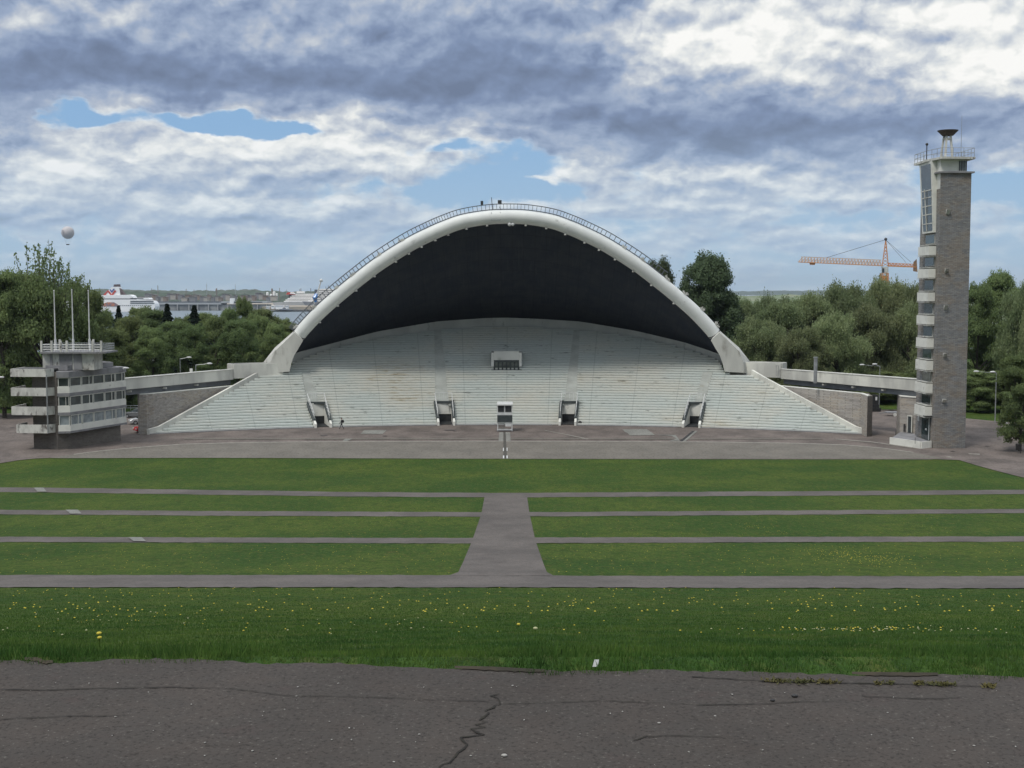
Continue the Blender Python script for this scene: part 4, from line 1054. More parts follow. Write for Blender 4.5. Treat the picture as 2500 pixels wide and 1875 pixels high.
def make_tree(name, kind, seed):
    rng = np.random.default_rng(seed); Hh = 20.0; W = 8.0; lobes = []
    if kind == 'willow':
        for k in range(64):
            a = rng.uniform(0, 2 * np.pi); h = rng.uniform(.08, .93); env = W * (math.sin(min(1, (1.03 - h) * 2.1) * np.pi / 2)) ** .7
            r = env * math.sqrt(rng.uniform(.25, 1)) * .8; lobes.append((r * math.cos(a), r * math.sin(a), Hh * h - 1.2, rng.uniform(1.3, 2.3), rng.uniform(1.6, 2.9)))
        c, d = crown_pts(lobes, 28000, rng, .45)
        d2 = d.copy(); d2[:, 2] *= .3
        k = 3; cc = np.concatenate([c] + [c - np.array([0, 0, .5 * (j + 1)]) + rng.normal(0, .08, c.shape) for j in range(k - 1)]); dd = np.concatenate([d2] * k)
        cc = cc[cc[:, 2] > .8][:84000]; dd = dd[:len(cc)]
        v = leaves(cc, dd, .29, rng, droop=1.0, aspect=1.45); mat = LF_W; r0 = .5
    elif kind == 'broad':
        for k in range(70):
            a = rng.uniform(0, 2 * np.pi); h = rng.uniform(.06, .94); env = W * .85 * (math.sin(min(1, (1.04 - h) * 2.3) * np.pi / 2)) ** .8 * (1 if h > .25 else .8 + h * .8)
            r = env * math.sqrt(rng.uniform(.1, 1)) * .85; lobes.append((r * math.cos(a), r * math.sin(a), Hh * h - .9, rng.uniform(.9, 2.7), rng.uniform(.8, 2.1)))
        c, d = crown_pts(lobes, 80000, rng, .3); v = leaves(c, d, .29, rng); mat = LF_B; r0 = .42
    elif kind == 'poplar':
        for k in range(150):
            a = rng.uniform(0, 2 * np.pi); h = rng.uniform(.05, .97); env = W * .72 * (math.sin(min(1, (1.03 - h) * 2.3) * np.pi / 2)) ** .75
            r = env * math.sqrt(rng.uniform(.1, 1)) * .92; lobes.append((r * math.cos(a), r * math.sin(a), Hh * h - .6, rng.uniform(.7, 1.9), rng.uniform(1.0, 2.4)))
        c, d = crown_pts(lobes, 100000, rng, .2); v = leaves(c, d, .28, rng); mat = LF_P; r0 = .42
    elif kind == 'twiggy':
        for k in range(64):
            a = rng.uniform(0, 2 * np.pi); h = rng.uniform(.06, .66); env = W * (1.0 if h < .45 else .8)
            r = env * math.sqrt(rng.uniform(.1, 1)); lobes.append((r * math.cos(a), r * math.sin(a), Hh * h, rng.uniform(1.2, 2.2), rng.uniform(1.2, 2.2)))
        c, d = crown_pts(lobes, 42000, rng, .4)
        ex = []; br = []
        for k in range(90):
            a = rng.uniform(0, 2 * np.pi); rr = W * .92 * math.sqrt(rng.uniform(0, 1)); b0 = np.array([rr * .6 * math.cos(a), rr * .6 * math.sin(a), Hh * .45])
            hh = Hh * (1.0 - .34 * (rr / W) ** 1.3) * rng.uniform(.78, 1.0); e0 = np.array([rr * math.cos(a) * 1.05, rr * math.sin(a) * 1.05, hh]); br.append((b0, e0))
            n = 130; t_ = rng.random((n, 1)) ** .8; p = b0 + (e0 - b0) * t_ + rng.normal(0, 1, (n, 3)) * (.15 + .55 * (1 - t_)); ex.append(p)
        ex = np.concatenate(ex); cc = np.concatenate([c, ex]); dd = np.concatenate([d, rng.normal(0, 1, ex.shape)])
        v = leaves(cc, dd, .30, rng); mat = LF_B; r0 = .5
    elif kind == 'spruce':
        n = 16000; h = rng.random(n) ** .75; a = rng.uniform(0, 2 * np.pi, n); lay = np.floor(h * 16) / 16 + (h * 16 % 1) ** 2 / 16
        r = (1 - h) * 4.4 * (.45 + .55 * (1 - (h * 16) % 1)) * np.sqrt(rng.uniform(.3, 1, n)); cc = np.stack([r * np.cos(a), r * np.sin(a), 1 + h * 19], 1)
        dd = np.stack([np.cos(a), np.sin(a), np.full(n, .6)], 1); v = leaves(cc, dd, .4, rng); mat = LF_S; r0 = .3; lobes = [(0, 0, 12, .3, 2)]
    faces = np.arange(len(v)).reshape(-1, 4)
    zmx = np.percentile(v[:, 2], 99.9); wd_ = np.percentile(np.hypot(v[:, 0], v[:, 1]), 98) * 2
    DIM[name] = (wd_, zmx)
    root = thing(name, (0, 0, 0), 'x', 'tree')
    tm = trunk(kind, Hh, lobes, r0, rng)
    if kind == 'twiggy':
        for b0, e0 in br: tm.tube([tuple(b0), tuple((b0 + e0) / 2 + rng.normal(0, .15, 3)), tuple(e0)], [.1, .06, .02], 4, caps=False)
    tm.build('trunk', BARK, root); npmesh('crown', v, faces, mat, root)
    return root
DIM = {}
protos = {}
for k, nm in (('willow', 'willow_tree'), ('broad', 'broadleaf_tree'), ('poplar', 'poplar_tree'), ('twiggy', 'twiggy_tree'), ('spruce', 'spruce_tree')):
    protos[k] = [make_tree(nm, k, 100 + s * 7 + len(k)) for s in range({'twiggy': 1, 'spruce': 1, 'poplar': 1}.get(k, 3))]
used = set(); pick_i = [0]
KIND = dict(willow='rounded pale green willow', broad='mid green broadleaf tree', poplar='tall dark green poplar', twiggy='big twiggy tree', spruce='dark pointed conifer')
def place(kind, px, Y, toppy, wpx, label, group, zb=0.0, dz=1.0):
    pr = protos[kind][pick_i[0] % len(protos[kind])]; pick_i[0] += 1
    x = P(px, 900, Y)[0]; hgt = P(px, toppy, Y)[2] - zb; wm = wpx / F * Y
    if pr.name in used: r = copy_tree(pr)
    else: r = pr; used.add(pr.name)
    dm = DIM[pr.name.split('.')[0]]; sw = wm / dm[0]; sh = hgt / dm[1]
    r.location = (x, Y, zb); r.scale = (sw, sw, sh); r.rotation_euler.z = R.uniform(0, 6.28)
    tag(r, label, 'tree', group); return r
GL = 'trees left of the stage'; GR = 'willows right of the stage'; GB = 'background trees'
place('twiggy', 112, 205, 606, 250, 'tallest tree on the left with thin leafy shoots sticking up above its crown', GL)
place('broad', 8, 200, 655, 150, 'bushy tree cut by the left edge of the photo', GL)
place('broad', 215, 214, 700, 130, 'leafy tree right of the tall twiggy tree behind the flagpoles', GL)
place('broad', 60, 225, 672, 200, 'broad tree behind the tall twiggy tree at far left', GL)
L1 = [(268, 222, 800, 100, 'just right of the left building roof'), (318, 240, 772, 110, 'below the white ferry'), (372, 226, 800, 100, 'above the silver car behind the gallery'), (424, 246, 782, 105, 'behind the left gallery, under the terminal\'s left end'), (476, 230, 792, 100, 'behind the middle of the left gallery'), (528, 250, 775, 110, 'under the middle of the long terminal'), (582, 232, 778, 110, 'beside the raised end of the left gallery'), (632, 250, 768, 95, 'just left of the stage\'s left foot'), (676, 240, 792, 85, 'touching the outside of the arch\'s left foot'), (716, 262, 789, 80, 'half hidden behind the arch\'s left leg')]
for px, Y, t_, w_, d_ in L1: place('broad', px, Y, t_, w_, 'mid green tree ' + d_, GL)
L2 = [(255, 275, 757, 100, 'behind the right flagpole, below the ferry\'s stern'), (345, 285, 752, 105, 'covering the lower hull of the white ferry'), (385, 280, 754, 90, 'at the right end of the white ferry'), (455, 290, 771, 95, 'between the two dark conifers'), (505, 288, 766, 90, 'right of the second dark conifer'), (640, 285, 752, 100, 'under the right end of the terminal'), (690, 300, 778, 90, 'in front of the strip of bay water'), (560, 280, 756, 80, 'behind the tall birch-like tree'), (745, 280, 790, 90, 'peeping past the arch\'s left leg')]
for px, Y, t_, w_, d_ in L2: place('broad', px, Y, t_, w_, 'rear tree ' + d_, GL)
place('broad', 598, 258, 727, 62, 'tall slim lighter green tree rising in front of the terminal', GL)
place('spruce', 411, 262, 742, 110, 'dark pointed conifer right of the white ferry', GL)
place('spruce', 477, 265, 746, 120, 'dark conifer with a ragged top under the middle of the terminal', GL)
place('spruce', 293, 255, 746, 90, 'small dark conifer in front of the white ferry', GL)
place('spruce', 449, 238, 850, 120, 'low dark conifer behind the lamps of the left gallery', GL)
place('poplar', 1722, 255, 620, 165, 'tall dark poplar right of the arch', GB)
place('poplar', 1606, 262, 634, 100, 'poplar peeping over the arch just left of the taller one', GB)
place('poplar', 1680, 268, 700, 150, 'dark tree behind the arch\'s right leg', GB)
place('poplar', 1775, 262, 742, 110, 'lower dark tree at the right foot of the tall poplar', GB)
RW = [(1850, 236, 778, 150, 'nearest the arch\'s right foot'), (1905, 252, 742, 150, 'second along from the arch'), (1952, 228, 800, 140, 'low in front, above the metal pipe'), (1985, 256, 718, 160, 'third along from the arch, at the crane jib\'s tip'), (2045, 232, 770, 160, 'front, above the double-armed lamp'), (2062, 262, 692, 170, 'under the middle of the crane jib'), (2130, 240, 745, 160, 'front, just left of the stone tower'), (2150, 268, 686, 160, 'behind the foot of the crane mast'), (2215, 262, 694, 150, 'half hidden by the left side of the tower'), (2235, 240, 740, 140, 'behind the tower\'s balconies'), (1885, 290, 728, 130, 'small, at the back near the blue hills'), (1822, 300, 729, 90, 'far back, dark, in the gap beside the poplar')]
for px, Y, t_, w_, d_ in RW: place('willow', px, Y, t_, w_, 'rounded willow ' + d_, GR)
RT = [(2390, 232, 692, 110, 'directly right of the tower'), (2440, 240, 668, 130, 'with the highest top right of the tower'), (2505, 225, 680, 140, 'cut by the right edge of the photo'), (2330, 250, 700, 120, 'hidden mostly behind the stone tower'), (2560, 205, 730, 150, 'pale and low at the right edge')]
for px, Y, t_, w_, d_ in RT: place('broad' if px < 2500 else 'willow', px, Y, t_, w_, 'tree ' + d_, 'trees right of the tower')
nt = place('broad', 2496, 158, 862, 110, 'small low-branched tree with a thin trunk at the right edge beside the bin', 'trees right of the tower')
# undergrowth seen below crowns at the back
for i, (px, Y, w_) in enumerate(((30, 222, 120), (345, 232, 140), (2140, 232, 150), (2215, 236, 150), (1800, 240, 120), (1900, 244, 140), (2010, 240, 140), (2385, 214, 110), (2450, 216, 120), (2520, 206, 120))):
    place('broad', px, Y, 905 if px > 1000 else 900, w_, ('low dark bush ' + ['at the far left edge under the trees', 'behind the opening beside the left building', 'behind the opening beside the tower', 'behind the tower foot', 'behind the right end box', 'behind the right gallery near its box', 'behind the middle of the right gallery', 'just right of the tower foot', 'behind the double-armed lamp', 'at the far right edge'][i]), 'undergrowth bushes')
# ------------------------------------------------------------------ central booth
g = G(1232, 1054); by = g[1]; bx_ = g[0]
bt = thing('conductor_booth', (bx_, by, 0), 'small white framed two-level booth with dark windows standing in the middle before the stage', 'booth')
X = lambda px: P(px, 1000, by)[0]
Zp = lambda py: zat(1232, py, by)
w = MB(); xl, xr = X(1214), X(1251)
for x in (xl, xr - .12):
    for y in (by, by + 2.0): w.box(x, x + .12, y, y + .12, 0, Zp(986))
w.box(xl + .121, xr - .121, by + .02, by + .1, .28, .4); w.box(xl + .121, xr - .121, by + .02, by + .1, Zp(1033.5), Zp(1031.5))
w.build('frame', WHITEM, bt)
w = MB(); w.hexa([(xl - .05, by - .2, Zp(989.5)), (xr + .05, by - .2, Zp(989.5)), (xr + .05, by + 2.3, Zp(989.5) + .3), (xl - .05, by + 2.3, Zp(989.5) + .3)], [(xl + .02, by - .2, Zp(989.5) + .15), (xr - .02, by - .2, Zp(989.5) + .15), (xr - .1, by + 2.3, Zp(984)), (xl + .1, by + 2.3, Zp(984))]); w.build('roof', WHITEM, bt)
w = MB(); w.box(xl + .13, xr - .13, by + .06, by + 2.0, Zp(1031), Zp(990)); bd = w.build('cabin', WHITEM, bt)
for a, b in ((1215.5, 1230.5), (1233.5, 1248.5)):
    w = MB(); w.box(X(a), X(b), by - .0, by + .055, Zp(1005.5), Zp(991)); w.build('window', DOORM, bd)
w = MB(); w.box(xl + .0, xr - .0, by - .12, by - .02, Zp(1030.5), Zp(1013.5)); w.build('dark_panel', pmat('booth_screen', (.04, .05, .052, 1), (.055, .065, .068, 1), 2, .6), bt)
w = MB(); w.box(X(1234), X(1248), by - .03, by + .04, Zp(1041), Zp(1031.6)); w.build('white_panel', WHITEM, bt)
w = MB()
for k in range(8): z = .45 + k * .22; w.box(X(1215.8), X(1231), by + .3 + k * .1, by + .38 + k * .1, z, z + .05)
for x in (X(1215.5), X(1231)): w.bar((x, by + .2, .3), (x, by + 1.1, 2.3), .06, .12)
w.build('stair', pmat('stair_grate', (.12, .15, .145, 1), (.08, .1, .1, 1), 4, .7), bt)
w = MB(); w.box(xl - .08, xr + .08, by - .1, by + 2.2, .11, .2); w.build('base', GREYC, bt)
# ------------------------------------------------------------------ street lamps
def lamp(px, bpy_, heads, label, Y=None, basepy=None):
    if Y is None: x, y, _ = G(px, bpy_)
    else: y = Y; x = P(px, 900, Y)[0]
    hz = P(px, heads[0][1], y)[2] - .25
    root = thing('street_lamp', (x, y, 0), label, 'street lamp', 'street lamps')
    w = MB(); w.tube([(x, y, 0), (x, y, hz)], [.09, .055], 8); w.build('pole', STEEL, root)
    for hx, hy in heads:
        q = P(hx, hy, y); w = MB(); w.tube([(x, y, hz), ((x + q[0]) / 2, y, hz + .1), (q[0], y, q[2])], .035, 6); w.build('arm', STEEL, root)
        s = 1 if q[0] > x else -1
        w = MB(); w.ball((q[0] + s * .1, y, q[2]), .42, 12, 7, sc=(1.1, .5, .34)); w.build('lamp_head', WHITEM, root)
lamp(2429, 1033, [(2385, 906.7), (2425, 908)], 'double-armed street lamp right of the stone tower')
lamp(2146, 1000, [(2106, 890.5), (2137, 889)], 'double-armed street lamp behind the right gallery')
lamp(478, 990, [(510, 887.4)], 'street lamp whose single head shows just above the left gallery', Y=192)
lamp(440, 990, [(460, 872.5)], 'street lamp with a small head in front of the dark trees left of the arch', Y=215)
lamp(362, 990, [(376, 880)], 'faint distant street lamp nearest the left building', Y=230)
lamp(-16, 990, [(1, 921)], 'street lamp with its head at the very left edge', Y=176)
w = MB(); q0 = P(1991, 905, 184.0); zt_ = zat(1991, 873.5, 184); w.tube([(q0[0], 184, 6.9), (q0[0], 184, zt_)], .28, 12); w.tube([(q0[0], 184, zt_), (q0[0], 184, zt_ + .12)], .36, 12)
tag(w.build('vent_pipe', STEEL, base=(q0[0], 184, 6.9)), 'short galvanised vent pipe standing up from the right gallery', 'pipe')
w = MB(); w.box(P(463, 903, 188)[0], P(469, 903, 188)[0], 188, 188.4, 7, zat(466, 905, 188) + .3); tag(w.build('vent_box', WHITE, base=(P(466, 903, 188)[0], 188, 7)), 'small white vent box on the left gallery', 'vent')
# ------------------------------------------------------------------ cars
def car(loc, yaw, paint, label, group):
    root = thing('parked_car', loc, label, 'car', group); root.rotation_euler.z = yaw
    def prism(mb, prof_, hw, ins=0.0):      # side profile extruded across with tumblehome
        n = len(prof_); vs = []
        for s in (-1, 1):
            for (x, z) in prof_: vs.append((x, s * (hw - ins * max(0, z - .9)), z))
        mb.v += vs; b = len(mb.v) - 2 * n
        mb.f += [[b + i for i in range(n)], [b + n + i for i in range(n)][::-1]] + [[b + i, b + n + i, b + n + (i + 1) % n, b + (i + 1) % n] for i in range(n)]; mb.m += [0] * (n + 2)
    def part(mb, name, mat, par): 
        me = bpy.data.meshes.new(name); me.from_pydata(mb.v, [], mb.f); me.materials.append(mat); me.validate(); me.update()
        o = bpy.data.objects.new(name, me); COL.objects.link(o); o.parent = par; return o
    b = MB(); prism(b, [(-2.15, .35), (-2.2, .75), (-2.1, .98), (-1.2, 1.02), (1.0, .98), (1.85, .86), (2.15, .68), (2.18, .38), (1.9, .25), (-1.9, .25)][::-1], .88); body = part(b, 'body', paint, root)
    bv = body.modifiers.new('bevel', 'BEVEL'); bv.width = .07; bv.segments = 3
    c = MB(); prism(c, [(-2.0, .99), (-1.75, 1.36), (-.2, 1.43), (.35, 1.36), (1.05, .98)][::-1], .82, .25); part(c, 'windows', GLASS, root)
    r = MB(); prism(r, [(-1.78, 1.37), (-1.5, 1.45), (-.2, 1.49), (.38, 1.40), (.3, 1.36), (-.2, 1.42), (-1.6, 1.37)][::-1], .80, .25); part(r, 'roof', paint, root)
    for x in (-1.35, 1.35):
        for s in (-1, 1):
            t_ = MB(); t_.tube([(x, s * .70, .33), (x, s * .91, .33)], .33, 16); ty = part(t_, 'wheel', BLACKP, root)
            t_ = MB(); t_.tube([(x, s * .905, .33), (x, s * .92, .33)], .2, 10); part(t_, 'rim', STEEL, ty)
    for s in (-1, 1):
        h = MB(); h.box(2.08, 2.2, s * .62 - .17, s * .62 + .17, .6, .74); part(h, 'headlight', WHITEM, root)
    return root
def paint(name, c, met=.0):
    m, t, b = newmat(name); b.inputs['Base Color'].default_value = c; b.inputs['Roughness'].default_value = .25; b.inputs['Metallic'].default_value = met; b.inputs['Specular IOR Level'].default_value = .5; return m
q = G(334, 1036); car((q[0] + .9, q[1] + .6, 0), math.radians(205), paint('silver_paint', (.55, .56, .58, 1), .3), 'silver hatchback parked behind the left building, beside the stone wall', 'parked cars')
q = G(352, 1058); car((q[0] + .3, q[1] + 1.6, 0), math.radians(215), paint('red_paint', (.42, .03, .035, 1)), 'red car mostly hidden behind the end of the left stone wall', 'parked cars')
q = G(330, 1021); car((q[0], q[1] + 1, 0), math.radians(180), paint('dark_paint', (.18, .19, .2, 1), .3), 'grey car behind the silver hatchback', 'parked cars')
q = G(357, 1020); car((q[0] + 2, q[1] + 4, 0), math.radians(170), paint('pale_paint', (.5, .52, .55, 1), .2), 'pale car at the back of the row, behind the wall\'s end', 'parked cars')
# rail behind the cars
w = MB(); a, b = G(296, 1003), G(345, 1003); 
for z in (.5, .9): w.tube([(a[0], a[1], z), (b[0] + 3, b[1], z)], .06, 6)
for k in range(5): x = a[0] + (b[0] + 3 - a[0]) * k / 4; w.tube([(x, a[1], 0), (x, a[1], .95)], .06, 6)
tag(w.build('guard_rail', STEEL, base=(a[0], a[1], 0)), 'low metal guard rail behind the parked cars', 'railing')
# ------------------------------------------------------------------ small things right
q = G(2182, 1017); tr_ = thing('flatbed_trailer', (q[0], q[1], 0), 'small flat trailer parked under the right gallery opening', 'trailer')
w = MB(); w.box(q[0] - 1.1, q[0] + 1.6, q[1], q[1] + 1.6, .55, .72); w.bar((q[0] - 1.1, q[1] + .8, .6), (q[0] - 2.2, q[1] + .8, .45), .12); w.build('bed', GREYC, tr_)
for x in (q[0] + .2, q[0] + 1.1):
    w = MB(); w.tube([(x, q[1] - .05, .3), (x, q[1] + .15, .3)], .3, 14); w.build('wheel', OLDW, tr_)
q = G(2138, 1006); ks = thing('equipment_case', (q[0], q[1], 0), 'dark wheeled equipment stack with a white notice behind the right gallery opening', 'cart')
w = MB(); w.pris([(q[0] - 1.0, q[1]), (q[0] + .9, q[1]), (q[0] + .8, q[1] + 1.6), (q[0] - .9, q[1] + 1.6)], .1, .7); w.pris([(q[0] - .75, q[1] + .1), (q[0] + .6, q[1] + .1), (q[0] + .5, q[1] + 1.4), (q[0] - .7, q[1] + 1.4)], .7, 1.3); w.pris([(q[0] - .45, q[1] + .2), (q[0] + .45, q[1] + .2), (q[0] + .4, q[1] + 1.2), (q[0] - .4, q[1] + 1.2)], 1.3, 2.9); w.build('case', BLACKP, ks)
w = MB(); w.box(q[0] - .05, q[0] + .25, q[1] + .15, q[1] + .19, 2.0, 2.6); w.build('notice', WHITEM, ks)
q = G(2485, 1107); bn = thing('litter_bin', (q[0], q[1], 0), 'black litter bin on a thin post at the right edge', 'bin')
w = MB(); w.tube([(q[0] + .32, q[1], 0), (q[0] + .32, q[1], 1.3)], .04, 8); w.build('post', DARKM, bn)
w = MB(); w.lathe((q[0], q[1], 0), [(.26, .45), (.31, 1.2), (.28, 1.25)], 14); w.build('bucket', BLACKP, bn)
q = G(2459, 1036); w = MB(); w.lathe((q[0], q[1], 0), [(.18, 0), (.16, .35), (.1, .45), (.1, .75), (.05, .85)], 10)
tag(w.build('marker_post', WHITEM, base=(q[0], q[1], 0)), 'little white marker post on the grass verge right of the lamp', 'post')
q = G(1416, 1038.5); w = MB(); w.box(q[0] - .28, q[0] + .28, q[1], q[1] + .4, 0, .5); w.box(q[0] - .2, q[0] + .2, q[1] + .02, q[1] + .3, .5, .62)
tag(w.build('stage_speaker', BLACKP, base=(q[0], q[1], 0)), 'small black speaker box beside the right inner stair opening', 'speaker')
q = G(2236, 1082, .9); w = MB(); w.tube([(q[0], q[1] + .3, .8), (q[0], q[1] + .3, 1.6)], .03, 6); tag(w.build('bollard', DARKM, base=(q[0], q[1] + .3, .8)), 'thin dark post on the white platform', 'post')
q = G(2187, 1066); w = MB(); w.tube([(q[0], q[1], 0), (q[0], q[1], .9)], .05, 6); tag(w.build('bollard', DARKM, base=(q[0], q[1], 0)), 'thin dark bollard left of the gatehouse block', 'post')
# ------------------------------------------------------------------ person walking
import bmesh
def skin_body(name, verts, edges, mats, base, root=0, sub=1):
    me = bpy.data.meshes.new(name); bm = bmesh.new(); lay = bm.verts.layers.skin.verify(); vs = []
    for (x, y, z, r) in verts:
        v = bm.verts.new((x, y, z)); v[lay].radius = (r, r) if not isinstance(r, tuple) else r; vs.append(v)
    for a, b in edges: bm.edges.new((vs[a], vs[b]))
    bm.verts.ensure_lookup_table(); vs[root][lay].use_root = True
    bm.to_mesh(me); bm.free(); me.materials.append(mats)
    o = bpy.data.objects.new(name, me); COL.objects.link(o); o.location = base
    o.modifiers.new('skin', 'SKIN'); s = o.modifiers.new('sub', 'SUBSURF'); s.levels = s.render_levels = sub
    return o
SKINM, t, b = newmat('walker_skin_and_clothes'); z = t.sep(t.new('ShaderNodeTexCoord').outputs['Object'])[2]; yy_ = t.sep(t.new('ShaderNodeTexCoord').outputs['Object'])
c = t.mix(t.ramp(z, 1.44, 1.45), (.02, .021, .025, 1), (.42, .27, .2, 1)); c = t.mix(t.ramp(z, .84, .86), (.028, .03, .04, 1), c); c = t.mix(t.ramp(z, .08, .09), (.012, .012, .012, 1), c)
t.put(b.inputs['Base Color'], c); b.inputs['Roughness'].default_value = .85
V = [(0, 0, .95, (.13, .10)), (0, 0, 1.15, (.13, .10)), (0, 0, 1.34, (.15, .11)), (-.01, 0, 1.45, .06), (-.03, 0, 1.53, .075), (-.035, 0, 1.64, .1), (-.035, 0, 1.73, .07),
     (0, .17, 1.38, .055), (.10, .22, 1.12, .045), (.02, .23, .90, .034), (-.02, .23, .83, .03), (0, -.17, 1.38, .055), (-.10, -.22, 1.12, .045), (-.26, -.22, .95, .034), (-.32, -.22, .91, .03),
     (-.02, .09, .88, .09), (-.2, .10, .50, .062), (-.32, .10, .10, .045), (-.46, .10, .05, .035), (.02, -.09, .88, .09), (.08, -.10, .48, .062), (.34, -.10, .13, .045), (.24, -.10, .03, .035)]
E = [(0, 1), (1, 2), (2, 3), (3, 4), (4, 5), (5, 6), (2, 7), (7, 8), (8, 9), (9, 10), (2, 11), (11, 12), (12, 13), (13, 14), (0, 15), (15, 16), (16, 17), (17, 18), (0, 19), (19, 20), (20, 21), (21, 22)]
for hnd, (hx, hy, hz), dr in ((10, (-.02, .23, .83), (-.1, 0, -1)), (14, (-.32, -.22, .91), (-.6, 0, -.8))):
    for k, l in enumerate((.07, .08, .075, .06)):
        a = len(V); oy = (k - 1.5) * .02; V.append((hx + dr[0] * .04, hy + oy, hz + dr[2] * .04, .009)); V.append((hx + dr[0] * (.05 + l) - .01, hy + oy, hz + dr[2] * (.04 + l), .008)); E += [(hnd, a), (a, a + 1)]
    a = len(V); V.append((hx - .04, hy - .01, hz - .02, .01)); V.append((hx - .06, hy - .01, hz - .06, .009)); E += [(hnd, a), (a, a + 1)]
q = G(834.5, 1048)
pr_ = skin_body('person', V, E, SKINM, (q[0], q[1], 0)); tag(pr_, 'person in dark clothes with a backpack walking along the foot of the stage', 'person')
w = MB(); w.ball((q[0] - .02, q[1], 1.69), .108, 12, 8, sc=(1, .95, .85)); hr = w.build('hair', BLACKP, base=(q[0], q[1], 0)); hr.parent = pr_; hr.location = (0, 0, 0)
w = MB(); w.pris([(q[0] + .10, q[1] - .15), (q[0] + .30, q[1] - .13), (q[0] + .30, q[1] + .13), (q[0] + .10, q[1] + .15)], 1.0, 1.42); w.box(q[0] + .3, q[0] + .36, q[1] - .1, q[1] + .1, 1.03, 1.22)
tag(w.build('backpack', BLACKP, base=(q[0] + .2, q[1], 1.0)), 'black backpack on the walking person\'s back', 'backpack')
# ------------------------------------------------------------------ leaning pole with blue flag on the arch
a = P(766, 746, 199.5); b = P(784, 685, 199.5); w = MB(); w.tube([a, b], [.14, .1], 8); w.ball(b, .28, 8, 6)
fp = thing('leaning_flagpole', a, 'thin white pole leaning beside the lower left of the arch with a blue furled flag', 'flagpole'); w.build('pole', WHITEM, fp)
w = MB(); p1, p2 = P(771, 737, 199.3), P(773, 717, 199.3); w.tube([p1, P(769, 726, 199.2), p2], [.25, .42, .2], 7); w.build('blue_flag', paint('blue_cloth', (.07, .22, .55, 1)), fp)
# ------------------------------------------------------------------ tower crane
YC = 620.0
CO = pmat('crane_orange', (.58, .26, .10, 1), (.52, .22, .08, 1), 1, .6); CP = pmat('crane_pale', (.62, .46, .36, 1), (.56, .42, .34, 1), 1, .6); CW = pmat('crane_weight', (.28, .16, .09, 1), (.2, .13, .08, 1), .5, .8)
q0 = P(2160, 700, YC); cr = thing('tower_crane', (q0[0], YC, 0), 'orange and white lattice tower crane rising behind the willows left of the tower', 'crane')
def C3(px, py, dy=0): return Vector(P(px, py, YC + dy))
def lattice(mb, a0, a1, b0, b1, n, r, dy=2.2):
    """a0-a1 lower chord, b0-b1 upper chord, doubled lower chord in depth"""
    D = Vector((0, dy, 0)); mb.bar(a0, a1, r); mb.bar(a0 + D, a1 + D, r); mb.bar(b0 + D / 2, b1 + D / 2, r)
    for k in range(n):
        t0, t1, tm = k / n, (k + 1) / n, (k + .5) / n
        l0, l1, u = a0.lerp(a1, t0), a0.lerp(a1, t1), b0.lerp(b1, tm) + D / 2
        mb.bar(l0, u, r * .6); mb.bar(u, l1, r * .6); mb.bar(l0 + D, u, r * .6); mb.bar(u, l1 + D, r * .6); mb.bar(l0, l0 + D, r * .6)
w = MB(); lattice(w, C3(1951, 639.5), C3(2153, 648.5), C3(1957, 627), C3(2153, 635), 26, .38); w.build('jib', CP, cr)
w = MB(); w.bar(C3(1951, 640, -.3), C3(2153, 649, -.3), .35, .25); w.build('jib_chord', CO, cr)
w = MB(); w.hexa([C3(1977, 646.5), C3(1989, 647), C3(1989, 647, 2), C3(1977, 646.5, 2)], [C3(1976, 641.5), C3(1991, 642), C3(1991, 642, 2), C3(1976, 641.5, 2)]); w.build('trolley', CO, cr)
w = MB(); lattice(w, C3(2169, 648), C3(2236, 651.5), C3(2169, 642), C3(2236, 645), 8, .3); w.bar(C3(2169, 649.5, .5), C3(2236, 652, .5), 1.4, .5); w.build('counter_jib', CO, cr)
w = MB(); w.hexa([C3(2229, 662), C3(2240, 664), C3(2240, 664, 3), C3(2229, 662, 3)], [C3(2230, 640), C3(2238, 632), C3(2238, 632, 3), C3(2230, 640, 3)]); w.build('counterweight', CW, cr)
w = MB(); tip = C3(2162.5, 584, 1)
for (px, py) in ((2153.5, 650), (2169, 650)):
    for dy in (0, 2): w.bar(C3(px, py, dy), tip, .35)
for k in range(8):
    t0 = k / 8; t1 = (k + 1) / 8; w.bar(C3(2153.5, 650).lerp(tip, t0), C3(2169, 650).lerp(tip, t1), .22); w.bar(C3(2169, 650).lerp(tip, t0), C3(2153.5, 650).lerp(tip, t1), .22)
w.build('mast_head', CO, cr)
w = MB(); w.ball(tip, .8, 8, 5); w.build('sheave', DARKM, cr)
w = MB()
for a, b in (((2162.5, 585), (2015, 630)), ((2163, 586), (2224, 640)), ((2163, 586), (2212, 641))): w.tube([C3(*a, 1), C3(*b, 1)], .1 if a[0] < 2163 else .07, 5)
w.build('stay_cable', DARKM, cr)
w = MB(); w.hexa([C3(2153, 667), C3(2169, 667), C3(2169, 667, 3), C3(2153, 667, 3)], [C3(2152, 651), C3(2169, 651), C3(2169, 651, 3), C3(2152, 651, 3)]); w.build('cab', OLDW, cr)
w = MB(); w.hexa([C3(2153.5, 666, -.2), C3(2159, 666, -.2), C3(2159, 666, -.05), C3(2153.5, 666, -.05)], [C3(2153.5, 655, -.2), C3(2159, 655, -.2), C3(2159, 655, -.05), C3(2153.5, 655, -.05)]); w.build('cab_window', GLASS, cr)
w = MB(); z1 = C3(2160, 667).z; c0, c1 = C3(2153.5, 667).x, C3(2168.5, 667).x
for x in (c0, c1):
    for y in (YC, YC + 3): w.bar((x, y, 0), (x, y, z1), .5)
n = int(z1 / 3)
